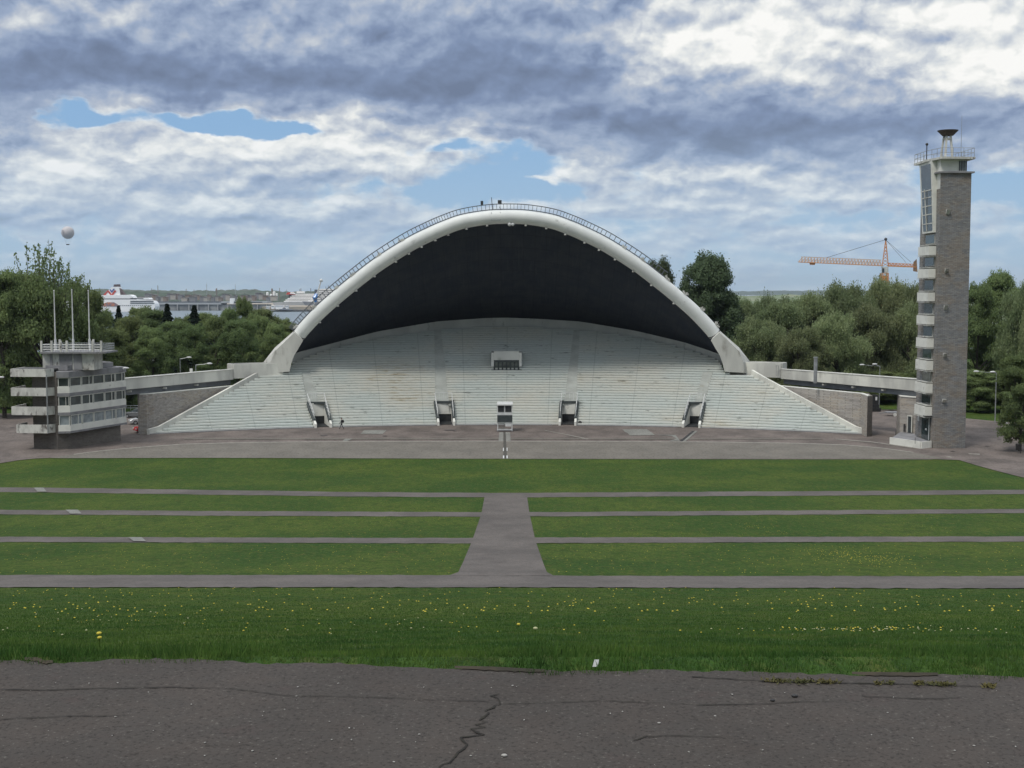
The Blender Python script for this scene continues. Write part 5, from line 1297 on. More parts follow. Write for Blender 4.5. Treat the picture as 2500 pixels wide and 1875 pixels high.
for k in range(n):
    a, b = z1 * k / n, z1 * (k + 1) / n; w.bar((c0, YC, a), (c1, YC, b), .3); w.bar((c1, YC, a), (c0, YC, b), .3); w.bar((c0, YC, b), (c1, YC, b), .3)
w.box(c0 - .2, c1 + .2, YC - .2, YC + 3.2, z1 - 4, z1 - 1.2)
w.build('mast', CO, cr)
# ------------------------------------------------------------------ balloon
YB = 1800.0; c = P(165.5, 568, YB); rb = 15.2 / F * YB
bl = thing('tethered_balloon', (c[0], c[1], c[2] - rb * 2), 'pale round tethered balloon floating above the left trees', 'balloon')
w = MB(); w.ball(c, rb, 28, 18); env = w.build('envelope', pmat('balloon_skin', (.52, .49, .5, 1), (.47, .45, .46, 1), .1, .6), bl, smooth=True)
w = MB()
for k in range(5):
    x0, x1 = c[0] - rb * (.62 - .04 * k), c[0] - rb * (.62 - .04 * k) + rb * R.uniform(.5, .75); zq = c[2] + rb * (.30 - k * .17)
    yy0 = c[1] - math.sqrt(max(0, (rb * 1.012) ** 2 - ((x0 + x1) / 2 - c[0]) ** 2 - (zq - c[2]) ** 2)); w.box(x0, x1, yy0, yy0 + .5, zq - .28, zq + .28)
w.build('faded_print', pmat('print_grey', (.33, .3, .33, 1), (.36, .33, .35, 1), 1, .8), env)
b0 = P(165.5, 597, YB); w = MB(); w.lathe((b0[0], b0[1], b0[2]), [(1.9, -.8), (2.4, -.4), (2.4, .6), (1.9, .5)], 14); w.build('gondola', DARKM, bl)
w = MB()
for k in range(8):
    a = 2 * math.pi * k / 8; w.tube([(b0[0] + 2.2 * math.cos(a), b0[1] + 2.2 * math.sin(a), b0[2] + .5), (c[0] + rb * .6 * math.cos(a), c[1] + rb * .6 * math.sin(a), c[2] - rb * .8)], .05, 4)
w.tube([b0, (b0[0], b0[1], -12)], .05, 4); w.build('rope', STEEL, bl)
# ------------------------------------------------------------------ harbour
def pb(mb, x0, x1, y0, y1, Y, d, tx=0):
    """box whose near face covers the pixel rectangle"""
    a = P(x0, y1, Y); b = P(x1, y0, Y); mb.hexa([(a[0], Y, a[2]), (b[0], Y, a[2]), (b[0], Y + d, a[2]), (a[0], Y + d, a[2])], [(a[0] + tx, Y, b[2]), (b[0] - tx, Y, b[2]), (b[0] - tx, Y + d, b[2]), (a[0] + tx, Y + d, b[2])])
def ppoly(mb, pts, Y, d):
    a = [P(x, y, Y) for x, y in pts]; n = len(a); b = [(p[0], Y + d, p[2]) for p in a]
    i0 = len(mb.v); mb.v += a + b; mb.f += [[i0 + k for k in range(n)][::-1], [i0 + n + k for k in range(n)]] + [[i0 + k, i0 + (k + 1) % n, i0 + n + (k + 1) % n, i0 + n + k] for k in range(n)]; mb.m += [0] * (n + 2)
SHIPW = pmat('ship_white', (.92, .92, .92, 1), (.86, .87, .88, 1), .05, .5); SHIPD = pmat('ship_dark_glass', (.05, .06, .08, 1), (.07, .08, .1, 1), .1, .4)
RED = pmat('ship_red', (.55, .07, .05, 1), (.5, .06, .05, 1), .1, .6); BLUE = pmat('ship_blue', (.06, .10, .33, 1), (.05, .09, .3, 1), .1, .6); NAVY = pmat('hull_grey', (.16, .18, .22, 1), (.2, .22, .25, 1), .05, .6)
YS = 2000.0
fe = thing('ferry', (P(300, 760, YS)[0], YS, -12), 'big white ferry with a red and blue chevron on its funnel, beyond the left trees', 'ship')
w = MB(); ppoly(w, [(160, 763), (160, 735), (200, 731), (333, 731), (350, 732), (372, 735), (377, 741), (379, 748), (375, 763)], YS, 26); w.build('hull', SHIPW, fe)
w = MB(); pb(w, 175, 333, 728.8, 731.2, YS + 1, 24); w.build('window_band', SHIPD, fe)
w = MB(); ppoly(w, [(200, 728.8), (206, 724), (235, 721), (315, 719.5), (322, 722), (326, 728.8)], YS + 2, 22); pb(w, 318, 366, 727, 731, YS + 2, 20, 3); w.build('upper_deck', SHIPW, fe)
w = MB(); ppoly(w, [(257, 721), (262, 712), (272, 701), (289, 700), (292, 708), (294, 721)], YS + 5, 14); fu = w.build('funnel', SHIPW, fe)
w = MB(); ppoly(w, [(277, 700), (278, 694.5), (289, 694), (290, 700)], YS + 6, 10); ppoly(w, [(290.2, 703), (296, 710), (303, 718), (303, 721), (294.2, 721)], YS + 6, 10); w.build('funnel_cap', pmat('funnel_soot', (.09, .06, .06, 1), (.12, .08, .08, 1), .2, .8), fu)
w = MB(); ppoly(w, [(261, 710), (265, 709), (272.5, 718.5), (280, 709), (284, 710), (273, 725)], YS + 4.2, .5); ppoly(w, [(252, 720), (262, 709.5), (264.5, 711), (257, 721)], YS + 4.4, .5); w.build('chevron', RED, fu)
w = MB(); ppoly(w, [(267, 707), (270, 706.5), (273, 710.5), (276.5, 705), (280, 705.5), (273, 714.5)], YS + 4.0, .5); w.build('chevron', BLUE, fu)
w = MB(); pb(w, 318, 375, 734.6, 736.6, YS - .6, .5); pb(w, 318, 377, 739.2, 741, YS - .6, .5); pb(w, 318, 350, 727.6, 729.2, YS + 1.2, .5)
for k in range(16): pb(w, 292 + k * 5, 294.6 + k * 5, 745, 746.2, YS - .6, .5)
w.build('window_band', SHIPD, fe)
w = MB(); ppoly(w, [(248, 748), (250, 742), (262, 738), (278, 738), (287, 743), (288, 748)], YS - .6, .5); w.build('bow_artwork', pmat('hull_orange', (.5, .2, .12, 1), (.25, .18, .2, 1), .15, .6, lo=.48, hi=.52), fe)
# long terminal
YT = 2120.0
BUR0 = pmat('terminal_column', (.45, .45, .44, 1), (.4, .4, .4, 1), .05, .8)
tm_ = thing('harbour_terminal', (P(510, 758, YT)[0], YT, -10), 'long low pale harbour building with a flat roof line across the bay', 'building')
w = MB(); pb(w, 378, 651, 743.5, 758.5, YT, 40); w.build('wall', pmat('terminal_wall', (.30, .31, .31, 1), (.18, .19, .2, 1), .08, .8, (1, 1, .6)), tm_)
w = MB(); pb(w, 378, 540, 738.8, 743.4, YT - 2, 44); pb(w, 540, 651, 736, 740, YT - 2, 44); w.build('roof', pmat('terminal_roof', (.42, .44, .46, 1), (.38, .4, .42, 1), .02, .7), tm_)
w = MB(); pb(w, 378, 535, 736.3, 738.6, YT + 1, 30); pb(w, 572, 640, 736.5, 738.6, YT - 3.5, 1); w.build('clerestory', SHIPD, tm_)
w = MB()
for k in range(11):
    x = 410 + k * 24 + R.uniform(-3, 3); w = MB(); pb(w, x, x + 1.3, 743.6, 758, YT - 4, 3); w.build('column', BUR0, tm_)
w = MB(); pb(w, 561, 570, 728, 742, YT - 6, 10); w.build('stair_tower', SHIPW, tm_)
# cruise ship and second ship
YD = 2450.0
cs = thing('cruise_ship', (P(740, 745, YD)[0], YD, -12), 'grey white cruise ship with rows of decks left of the arch', 'ship')
w = MB(); ppoly(w, [(664, 738.5), (690, 738), (860, 737.5), (860, 752), (676, 752)], YD, 30); w.build('hull', pmat('ship_grey', (.42, .44, .46, 1), (.36, .38, .4, 1), .03, .6), cs)
w = MB()
for k, (a, b) in enumerate(((693, 736), (697, 732.5), (702, 729), (708, 725.5), (712, 722), (716, 718.5))): pb(w, a, 850, b - 1.2, b + 1.3, YD + 2 + k, 24)
w.build('deck', SHIPW, cs)
w = MB(); pb(w, 705, 845, 719, 738, YD + 12, 12); w.build('deck_windows', SHIPD, cs)
w = MB(); ppoly(w, [(698, 719), (702, 714), (714, 713), (722, 719)], YD + 6, 8); w.build('lifeboat_cover', RED, cs)
w = MB(); ppoly(w, [(707, 717), (710, 713), (716, 714), (720, 718)], YD + 4, 8); pb(w, 724, 742, 711, 716, YD + 6, 10); w.build('radar_deck', SHIPW, cs)
w = MB()
for x, y in ((731, 706), (734, 704), (758, 704), (795, 700), (801, 697)): pb(w, x, x + 1.2, y, 718, YD + 8, 2)
w.build('mast', NAVY, cs)
YE = 2250.0
c2 = thing('cargo_ship', (P(790, 750, YE)[0], YE, -12), 'dark hulled white decked ship partly hidden by the arch', 'ship')
w = MB(); ppoly(w, [(738, 736), (770, 738), (880, 735), (880, 750), (748, 750)], YE, 26); w.build('hull', NAVY, c2)
w = MB(); ppoly(w, [(742, 746), (880, 746), (880, 750.5), (746, 750.5)], YE - .8, .6); w.build('waterline', RED, c2)
w = MB()
for k, (a, b) in enumerate(((752, 734), (757, 729.5), (763, 725), (768, 720.5), (772, 715.5), (775, 711), (779, 706.5))): pb(w, a, 860, b - 1.3, b + 1.3, YE + 2 + k, 20)
w.build('deck', SHIPW, c2)
w = MB(); pb(w, 768, 858, 707, 736, YE + 12, 10); w.build('deck_windows', SHIPD, c2)
# quay
YQ = 1990.0
w = MB(); pb(w, 640, 900, 748.5, 757.5, YQ + 30, 160); w.box(-2500, P(900, 750, YQ)[0], YQ + 190, YQ + 1400, -14, -8.5)
tag(w.build('quay', pmat('quay_sand', (.42, .35, .27, 1), (.34, .32, .28, 1), .02, .9), base=(P(640, 750, YQ)[0], YQ, -12)), 'sandy quay edge across the bay', kind='structure')
for i, (a, b, c_, d) in enumerate(((662, 669, 747, 754), (673, 690, 746, 755), (695, 702, 747, 754), (649, 655, 749, 755))):
    w = MB(); pb(w, a, b, c_, d, YQ + 12, 14); pb(w, a - .5, b + .5, c_ - .8, c_ - .02, YQ + 11, 16); q = P(a, d, YQ + 12)
    tag(w.build('harbour_shed', SHIPW, base=(q[0], YQ + 12, q[2])), ['small white shed left of the largest one on the quay', 'largest white shed on the quay', 'white shed right of the largest one on the quay', 'leftmost tiny white shed on the quay'][i], 'shed', 'white sheds on the quay')
w = MB(); ppoly(w, [(681, 757), (682, 754.5), (700, 754), (712, 755.5), (711, 757.8)], YQ - 10, 8); pb(w, 690, 697, 751.5, 754, YQ - 8, 4)
tag(w.build('barge', NAVY, base=(P(696, 757, YQ)[0], YQ - 10, -12)), 'low dark barge moored at the quay', 'boat')
w = MB()
for k in range(24): x = 714 + k * 3.2; pb(w, x, x + 1.2, 755, 758.5, YQ - 5, 1.5)
tag(w.build('mooring_piles', NAVY, base=(P(730, 757, YQ)[0], YQ - 5, -12)), 'row of dark mooring piles along the quay edge', 'mooring piles')
# oil tanks
for i, (x, y, r_) in enumerate(((653, 717, 3), (669, 716, 3.4), (662, 722, 3.2), (676, 719, 2.2))):
    q = P(x, y, 3300); w = MB(); rr_ = r_ / F * 3300; w.lathe((q[0], 3300, q[2]), [(rr_, -rr_ * 1.6), (rr_, rr_), (rr_ * .5, rr_ * 1.35)], 16)
    tag(w.build('storage_tank', SHIPW, base=(q[0], 3300, q[2] - rr_ * 1.6)), ['leftmost', 'tallest', 'lowest', 'smallest, rightmost'][i] + ' white storage tank on the far shore left of the arch', 'tank', 'white tanks on the far shore')
# far shore
HILLG = pmat('far_woodland', (.045, .068, .035, 1), (.07, .09, .055, 1), .012, .95, c3=(.12, .12, .1, 1), s3=.02, lo3=.55, hi3=.65)
HILLD = pmat('far_wooded_ridge', (.04, .062, .04, 1), (.055, .08, .05, 1), .01, .95)
def ridge(name, Y, x0, x1, pts, depth, mat, label, amp=3.5, step=14, z0=-14):
    mb = MB(); n = int((P(x1, 700, Y)[0] - P(x0, 700, Y)[0]) / step); ph = [R.uniform(0, 6) for _ in range(8)]
    for i in range(n + 1):
        px = x0 + (x1 - x0) * i / n; z = P(px, yi(pts, px), Y)[2]; x = P(px, 700, Y)[0]
        z += amp * (sum(math.sin(i * f + ph[k]) for k, f in enumerate((.31, .77, 1.7, 2.9))) * .28) + R.uniform(-.3, .5) * amp
        mb.v += [(x, Y - depth, z0), (x, Y - depth * .45, z * .45 + z0 * .55), (x, Y, z), (x, Y + depth, z0)]
    for i in range(n):
        for k in range(3): a = i * 4 + k; mb.f.append([a, a + 4, a + 5, a + 1]); mb.m.append(0)
    return tag(mb.build(name, mat), label, kind='structure')
ridge('hills', 5600, -900, 1400, [(-900, 706), (200, 706), (350, 708), (430, 711), (560, 708), (620, 707.5), (700, 712), (1400, 712)], 700, HILLG, 'wooded far shore behind the harbour', 5)
ridge('hills', 3500, -900, 900, [(-900, 722), (200, 718), (330, 712), (420, 714), (500, 722), (560, 717), (640, 724), (900, 722)], 350, HILLD, 'dark wooded belt behind the terminal', 5)
ridge('hills', 12500, 1000, 3600, [(1000, 711), (1800, 711), (1970, 709.5), (3600, 709)], 900, HILLD, 'far blue headland right of the poplar', 6, 60)
ridge('hills', 2600, 950, 3600, [(950, 752), (1150, 736), (1500, 720), (1800, 720), (2000, 722), (3600, 722)], 1600, pmat('far_fields', (.10, .15, .07, 1), (.2, .22, .14, 1), .01, .95), 'pale green shore plain right of the poplar', 3, 30)
BUR = [pmat('far_wall_pale', (.36, .35, .33, 1), (.3, .3, .29, 1), .05, .9), pmat('far_wall_brown', (.22, .18, .16, 1), (.2, .17, .15, 1), .05, .9), pmat('far_wall_grey', (.2, .21, .23, 1), (.17, .18, .2, 1), .05, .9)]
FR = pmat('far_roof', (.12, .12, .13, 1), (.16, .15, .15, 1), .05, .9)
def tail_label(px):
    for lim, s in ((330, 'just right of the ferry funnel'), (400, 'above the right end of the ferry'), (460, 'above the left part of the terminal'), (540, 'above the middle of the terminal'), (600, 'above the slim tree'), (660, 'above the right end of the terminal'), (2000, 'near the cruise ship')):
        if px < lim: return s
bi = 0
for px in list(range(335, 660, 9)):
    y1 = R.uniform(722, 733); hgt_ = R.uniform(3, 7); wd = R.uniform(5, 16); Y = 2950 - (y1 - 722) * 25
    bld = thing('distant_building', (P(px, y1, Y)[0], Y, P(px, y1, Y)[2]), 'small distant grey city building ' + tail_label(px), 'building', 'distant city buildings ' + tail_label(px))
    w = MB(); pb(w, px, px + wd, y1 - hgt_, y1 + 8, Y, 20); w.build('wall', BUR[bi % 3], bld)
    w = MB(); pb(w, px - .3, px + wd + .3, y1 - hgt_ - 1.1, y1 - hgt_ - .02, Y - 1, 22, 3); w.build('roof', FR, bld); bi += 1
for i, (x, y, wd) in enumerate(((386, 697, 2.0), (455, 705, 1.6), (474, 707, 1.6), (683, 703, 1.6), (371, 704, 1.2), (529, 705, 3.2), (664.5, 705, 3.4))):
    Y = 3300; q = P(x, 730, Y); z_ = zat(x, y, Y); r_ = wd / 2 / F * Y; w = MB(); w.tube([(q[0], Y, q[2] - 20), (q[0], Y, z_)], [r_ * 1.15, r_ * .85], 10)
    if wd > 3: w.lathe((q[0], Y, z_), [(r_ * 1.2, -8), (r_ * 1.5, -4), (r_ * .9, 1)], 10)
    tag(w.build('chimney' if wd < 3 else 'water_tower', BUR[1], base=(q[0], Y, q[2] - 20)), ['tallest dark chimney right of the ferry', 'chimney left of the two above the terminal', 'shorter chimney above the middle of the terminal', 'chimney near the cruise ship', 'thin chimney just right of the ferry funnel', 'squat water tower above the terminal', 'squat water tower left of the cruise ship'][i], 'chimney' if wd < 3 else 'water tower')
for i, (x, y) in enumerate(((505, 690.5), (575, 694), (700, 706))):
    Y = 4200; q = P(x, 720, Y); w = MB(); w.tube([(q[0], Y, q[2] - 20), (q[0], Y, zat(x, y, Y))], [1.2, .5], 5)
    for k in range(4): z_ = q[2] + (zat(x, y, Y) - q[2]) * (k + 1) / 5; w.box(q[0] - 1.4, q[0] + 1.4, Y - .5, Y + .5, z_, z_ + .8)
    tag(w.build('radio_mast', STEEL, base=(q[0], Y, q[2] - 20)), ['left thin radio mast on the skyline', 'middle thin radio mast on the skyline', 'right thin radio mast on the skyline'][i], 'radio mast')
# ------------------------------------------------------------------ near grass and flowers
BLADE, t, b = newmat('grass_blades'); g = t.new('ShaderNodeNewGeometry').outputs['Position']
n = t.noise(g, .6, 4); n2 = t.noise(g, 14, 2); n0 = t.noise(t.vec('MULTIPLY', g, (1.0, .5, 1)), 2.3, 4, .65); c = t.mix(t.ramp(n, .35, .65), (.052, .118, .026, 1), (.082, .148, .032, 1)); c = t.mix(t.ramp(n2, .55, .75), c, (.12, .165, .05, 1)); c = t.mix(t.ramp(n2, .3, .42, 1, 0), c, (.028, .058, .014, 1))
t.put(b.inputs['Base Color'], c); b.inputs['Roughness'].default_value = .8; b.inputs['Specular IOR Level'].default_value = .15
c = t.mix(1.0, c, t.mix(t.ramp(n0, .35, .65), (.62, .7, .7, 1), (1.2, 1.12, 1.0, 1)), 'MULTIPLY'); t.put(b.inputs['Base Color'], c)
tr = t.new('ShaderNodeBsdfTranslucent'); t.put(tr.inputs['Color'], c); mx = t.new('ShaderNodeMixShader'); mx.inputs[0].default_value = .35
t.l.new(b.outputs[0], mx.inputs[1]); t.l.new(tr.outputs[0], mx.inputs[2]); t.l.new(mx.outputs[0], t.n['Material Output'].inputs[0])
def field(n, y0, y1, hs, ws, name, label, edge=False):
    y = y0 * (y1 / y0) ** NR.random(n); x = NR.uniform(-1, 1, n) * (.47 * y + 1.2)
    if edge:
        py = 1700 - 0; 
        px = CX + x / 5.4 * F; ex = np.interp(px, [e[0] for e in edge_px], [e[1] for e in edge_px]); yE = np.array([G(0, e, ZN + .034)[1] for e in ex]); y = yE + NR.random(n) ** 1.8 * 1.0 - .035
    pxx = CX + x / np.maximum(y, 5) * F; yE_ = 1.616 * F / (np.interp(pxx, [e[0] for e in edge_px], [e[1] for e in edge_px]) - 712)
    if not edge: k_ = y > yE_ + .02; x, y = x[k_], y[k_]; n = len(x)
    z = np.interp(y, ys, zz)
    tuft = .75 + .5 * NR.random(n) ** 3 if not edge else .35 + 1.0 * np.clip(np.sin(x * 2.3 + 1) * np.sin(x * 5.1) + .4, 0, 1)
    h = hs * tuft * NR.uniform(.5, 1.3, n) * (1 + .0 * y); wd = ws * NR.uniform(.7, 1.3, n) * np.maximum(1, y / 9)
    a = NR.uniform(0, 2 * np.pi, n); dx, dy = np.cos(a) * wd, np.sin(a) * wd; lx, ly = NR.normal(0, .35, n) * h, NR.normal(0, .35, n) * h
    v = np.stack([np.stack([x - dx, y - dy, z - .01], 1), np.stack([x + dx, y + dy, z - .01], 1), np.stack([x + lx, y + ly, z + h], 1)], 1).reshape(-1, 3)
    return tag(npmesh(name, v, np.arange(3 * n).reshape(-1, 3), BLADE), label, 'grass', kind='stuff')
field(320000, 5.2, 48, .022, .0034, 'grass', 'short mown lawn grass on the near slope')
field(17000, 5.5, 7, .042, .0038, 'grass_edge', 'ragged longer grass along the edge of the asphalt', True)
SOIL = pmat('edge_soil', (.03, .026, .018, 1), (.05, .04, .026, 1), 9, 1)
for (c0_, c1_) in ((1110, 1330), (60, 130), (2080, 2290)):
    mb = MB(); n_ = 24
    for i in range(n_ + 1):
        px = c0_ + (c1_ - c0_) * i / n_; w_ = 4 * math.sin(math.pi * i / n_) * R.uniform(.5, 1.2); e = G(px, edge_y(px) + w_, ZN + .034); f = G(px, edge_y(px) - 6, ZN + .034); mb.v += [e, f]
    for i in range(n_): mb.f.append([2 * i, 2 * i + 2, 2 * i + 3, 2 * i + 1]); mb.m.append(0)
    tag(mb.build('soil_patch', SOIL), 'patch of bare soil where the asphalt edge has crumbled', kind='structure')
# moss tufts in the long crack at right
n = 3000; px = NR.uniform(1800, 2440, n); py = np.interp(px, [1800, 1900, 2100, 2260, 2440], [1658, 1663, 1668, 1670, 1677]) + NR.normal(0, 2.5, n) - 1
dens = (np.sin(px * .02) + np.sin(px * .047 + 1) > -.2) & (NR.random(n) < .3 + .5 * (np.sin(px * .11) > 0)); px, py = px[dens], py[dens]; n = len(px)
gp = np.array([G(a, b_, ZN + .034) for a, b_ in zip(px, py)]); h = NR.uniform(.002, .011, (n,)); a = NR.uniform(0, 6.28, n); d = np.stack([np.cos(a), np.sin(a), a * 0], 1) * .005
v = np.stack([gp - d, gp + d, gp + np.stack([NR.normal(0, .008, n), NR.normal(0, .008, n), h], 1)], 1).reshape(-1, 3)
MOSS = pmat('moss_weeds', (.06, .065, .025, 1), (.10, .085, .03, 1), 8, .95)
tag(npmesh('crack_weeds', v, np.arange(3 * n).reshape(-1, 3), MOSS), 'yellowish moss and weeds growing in the right-hand asphalt crack', 'weeds', kind='stuff')
YEL = pmat('dandelion_yellow', (.5, .42, .05, 1), (.42, .34, .05, 1), 30, .8); PALEY = pmat('dandelion_seed', (.40, .40, .22, 1), (.34, .34, .2, 1), 30, .9)
def dand(px, py, h, mat, label, group, r=.02):
    q = T(px, py); w = MB(); w.tube([(q[0], q[1], q[2] - .02), (q[0] + .004, q[1], q[2] + h)], .003, 5, mi=1); w.ball((q[0] + .004, q[1], q[2] + h), r, 9, 5, sc=(1, 1, .55))
    return tag(w.build('dandelion', [mat, BLADE], base=tuple(q)), label, 'dandelion', group)
dand(241, 1573, .07, YEL, 'nearest bright yellow dandelion, upper of two by the left asphalt edge', 'nearest dandelions', .017)
dand(242, 1588, .07, YEL, 'pale yellow dandelion just below the nearest one', 'nearest dandelions', .013)
dp = dand(1265, 1536, .05, YEL, 'small yellow dandelion flower in the near lawn', 'dandelions in the near lawn')
dq = dand(1306, 1548, .05, PALEY, 'small pale closed dandelion head in the near lawn', 'pale dandelion heads in the near lawn')
def scatter():
    k = R.random()
    if k < .28: return R.gauss(2080, 110), R.gauss(1539, 3)
    if k < .42: return R.uniform(1650, 2500), R.gauss(1541, 6)
    if k < .62: return R.uniform(0, 1200), R.gauss(1528, 12)
    if k < .78: return R.gauss(330, 170), R.gauss(1504, 9)
    return R.uniform(0, 2500), R.uniform(1455, 1550)
for i in range(250):
    px, py = scatter(); src = dp if R.random() < .6 else dq
    q = T(px, py); o = src.copy(); COL.objects.link(o); o.location = q; s = R.uniform(.26, .55) if py > 1515 else R.uniform(.45, .8); o.scale = (s, s, s * .8); o.rotation_euler.z = R.uniform(0, 6)
# far-off flowers as ground cover
pos = []
for _ in range(1100):
    k = R.random()
    if k < .16: u = R.random(); pos.append((2010 + 170 * u + R.gauss(0, 40), 1348 + 24 * u + R.gauss(0, 7)))
    elif k < .2: u = R.random(); pos.append((1800 + 120 * u + R.gauss(0, 10), 1275 + 30 * u + R.gauss(0, 3)))
    elif k < .6: pos.append((R.uniform(0, 2500), R.uniform(1332, 1402)))
    elif k < .75: pos.append((R.uniform(0, 2500), R.uniform(1262, 1308)))
    else: pos.append((R.uniform(0, 2500), R.uniform(1438, 1500)))
w = MB()
for px, py in pos:
    if 1100 < px < 1350 and py < 1405: continue
    q = T(px, py); r = .022; z_ = q[2] + .05; n = 5; w.add([(q[0], q[1], z_ + .015)] + [(q[0] + r * math.cos(2*math.pi*k/n), q[1] + r * math.sin(2*math.pi*k/n), z_) for k in range(n)], [(0, k + 1, (k + 1) % n + 1) for k in range(n)])
tag(w.build('distant_dandelions', YEL), 'sprinkling of tiny yellow flowers over the farther lawns', 'flowers', kind='stuff')
# litter and pebbles
q = G(1455, 1633, ZN + .03); w = MB(); w.hexa([(q[0] - .013, q[1] + .03, q[2]), (q[0] + .009, q[1] + .03, q[2]), (q[0] + .009, q[1] + .032, q[2]), (q[0] - .013, q[1] + .032, q[2])], [(q[0] - .004, q[1] + .04, q[2] + .028), (q[0] + .016, q[1] + .04, q[2] + .028), (q[0] + .016, q[1] + .042, q[2] + .028), (q[0] - .004, q[1] + .042, q[2] + .028)])
tag(w.build('paper_scrap', WHITEM, base=(q[0], q[1] + .03, q[2])), 'white scrap of card stuck upright at the asphalt edge', 'litter')
def pebble(px, py, r, label, mat, group=None):
    q = G(px, py, ZN + .032); w = MB(); w.ball((q[0], q[1], q[2] + r * .35), r, 8, 5, sc=(1.3, .9, .55)); return tag(w.build('pebble', mat, base=q), label, 'pebble', group)
STONEP = pmat('pebble_white', (.36, .35, .33, 1), (.28, .27, .25, 1), 30, .8)
pebble(1231, 1846, .009, 'largest white pebble on the near asphalt, right of the main crack', STONEP, 'pale pebbles on the asphalt')
pebble(2320 - 380, 1701, .011, 'black pebble on the asphalt, larger of two right of the middle', BLACKP, 'black pebbles on the asphalt'); pebble(1886, 1711, .008, 'black pebble on the asphalt, smaller of two right of the middle', BLACKP, 'black pebbles on the asphalt')
p0 = pebble(1609, 1766, .0055, 'tiny pale pebble scattered on the near asphalt', STONEP, 'tiny pale pebbles on the asphalt')
for i in range(70):
    o = p0.copy(); COL.objects.link(o); px, py = R.uniform(0, 2500), 1665 + 205 * R.random() ** 1.0; o.location = G(px, py, ZN + .032); s = R.uniform(.25, .8); o.scale = (s, s * R.uniform(.6, 1), s); o.rotation_euler.z = R.uniform(0, 6)
# ------------------------------------------------------------------ sky
world = bpy.data.worlds.new('World'); SC.world = world; world.use_nodes = True
t = NT(world.node_tree); bg = t.n['Background']; STR = .1; bg.inputs['Strength'].default_value = STR
SUN_EL, SUN_AZ = math.radians(58), math.radians(-140)     # azimuth measured from +Y towards +X; the sun stands behind the camera to the left
sky = t.new('ShaderNodeTexSky'); sky.sky_type = 'NISHITA'; sky.sun_disc = False; sky.sun_elevation = SUN_EL; sky.sun_rotation = SUN_AZ; sky.dust_density = 1.2; sky.ozone_density = 1.3
d = t.vec('NORMALIZE', t.new('ShaderNodeTexCoord').outputs['Generated']); x, y, z = t.sep(d)
az = t.math('ARCTAN2', x, y); el = t.math('ARCSINE', z)
U = t.math('MULTIPLY', az, 1000.0 / 0.3948); V = t.math('MULTIPLY', el, 3000.0)    # roughly photo pixels right of centre / above the horizon
zc = t.math('ADD', t.math('MAXIMUM', z, 0.0), .085)
Q = t.comb(t.math('DIVIDE', x, zc), t.math('DIVIDE', y, zc), 0.0)
w1 = t.noise(Q, 1.3, 3, .5); w2 = t.noise(t.vec('ADD', Q, (31.7, 5.2, 0)), 1.3, 3, .5)
wa, wb = t.noise(t.comb(U, t.math('MULTIPLY', V, 1.7), 0.0), .009, 5, .52), t.noise(t.comb(U, t.math('MULTIPLY', V, 1.7), 77.0), .009, 5, .52)
Uw = t.math('ADD', U, t.math('MULTIPLY', t.math('SUBTRACT', wa, .5), 190.)); Vw = t.math('ADD', V, t.math('MULTIPLY', t.math('SUBTRACT', wb, .5), 110.))
PV = t.comb(Uw, Vw, 0.0)
def blobs(lst, init=0.0):
    acc = init
    for (px, py, rx, ry, wt) in lst:
        a = math.atan((px - 1250) / 3000) * 1000 / .3948; e = math.atan((712 - py) / 3000 * math.cos(math.atan((px - 1250) / 3000))) * 3000
        q = t.vec('MULTIPLY_ADD', PV, (1 / rx, 1 / ry, 0), (-a / rx, -e / ry, 0)); r2 = t.vec('DOT_PRODUCT', q, q)
        acc = t.math('MULTIPLY_ADD', t.math('POWER', .3679, r2), wt, acc)
    return acc
hi_ = t.ramp(z, .30, .5)
Us = t.math('ADD', U, t.math('MULTIPLY', t.math('SUBTRACT', wa, .5), 50.)); Vs = t.math('ADD', V, t.math('MULTIPLY', t.math('SUBTRACT', wb, .5), 30.))
Dm = t.math('MAXIMUM', t.math('ADD', Vs, 430.0), 60.0)      # cloud features shrink towards the horizon
UV = t.comb(t.math('MULTIPLY', Us, .0064), t.math('MULTIPLY', t.math('LOGARITHM', Dm, 2.71828), 6.6), 0.0)
pA = t.noise(UV, 1.0, 9, .53, 0)
sA = t.noise(t.vec('MULTIPLY', UV, (1.5, 1.6, 1)), 1.0, 5, .5, 0); sA2 = t.noise(t.vec('MULTIPLY_ADD', UV, (1.5, 1.6, 1), (-.06, .22, 0)), 1.0, 5, .5, 0)
pA2 = t.noise(t.vec('ADD', UV, (-.05, .2, 0)), 1.0, 5, .5, 0)
pB = t.noise(Q, .95, 8, .58, .2); pB2 = t.noise(t.vec('ADD', Q, (.0, .16, 0)), .95, 8, .58, .2)
def lerpf(f, a_, b_): return t.math('ADD', t.math('MULTIPLY', t.math('SUBTRACT', 1.0, f), a_), t.math('MULTIPLY', f, b_))
puff = lerpf(hi_, pA, pB); puff2 = lerpf(hi_, pA2, pB2)
fineV = t.noise(t.comb(t.math('MULTIPLY', Us, .7), t.math('MULTIPLY', Vs, 1.4), 9.0), .011, 7, .55)
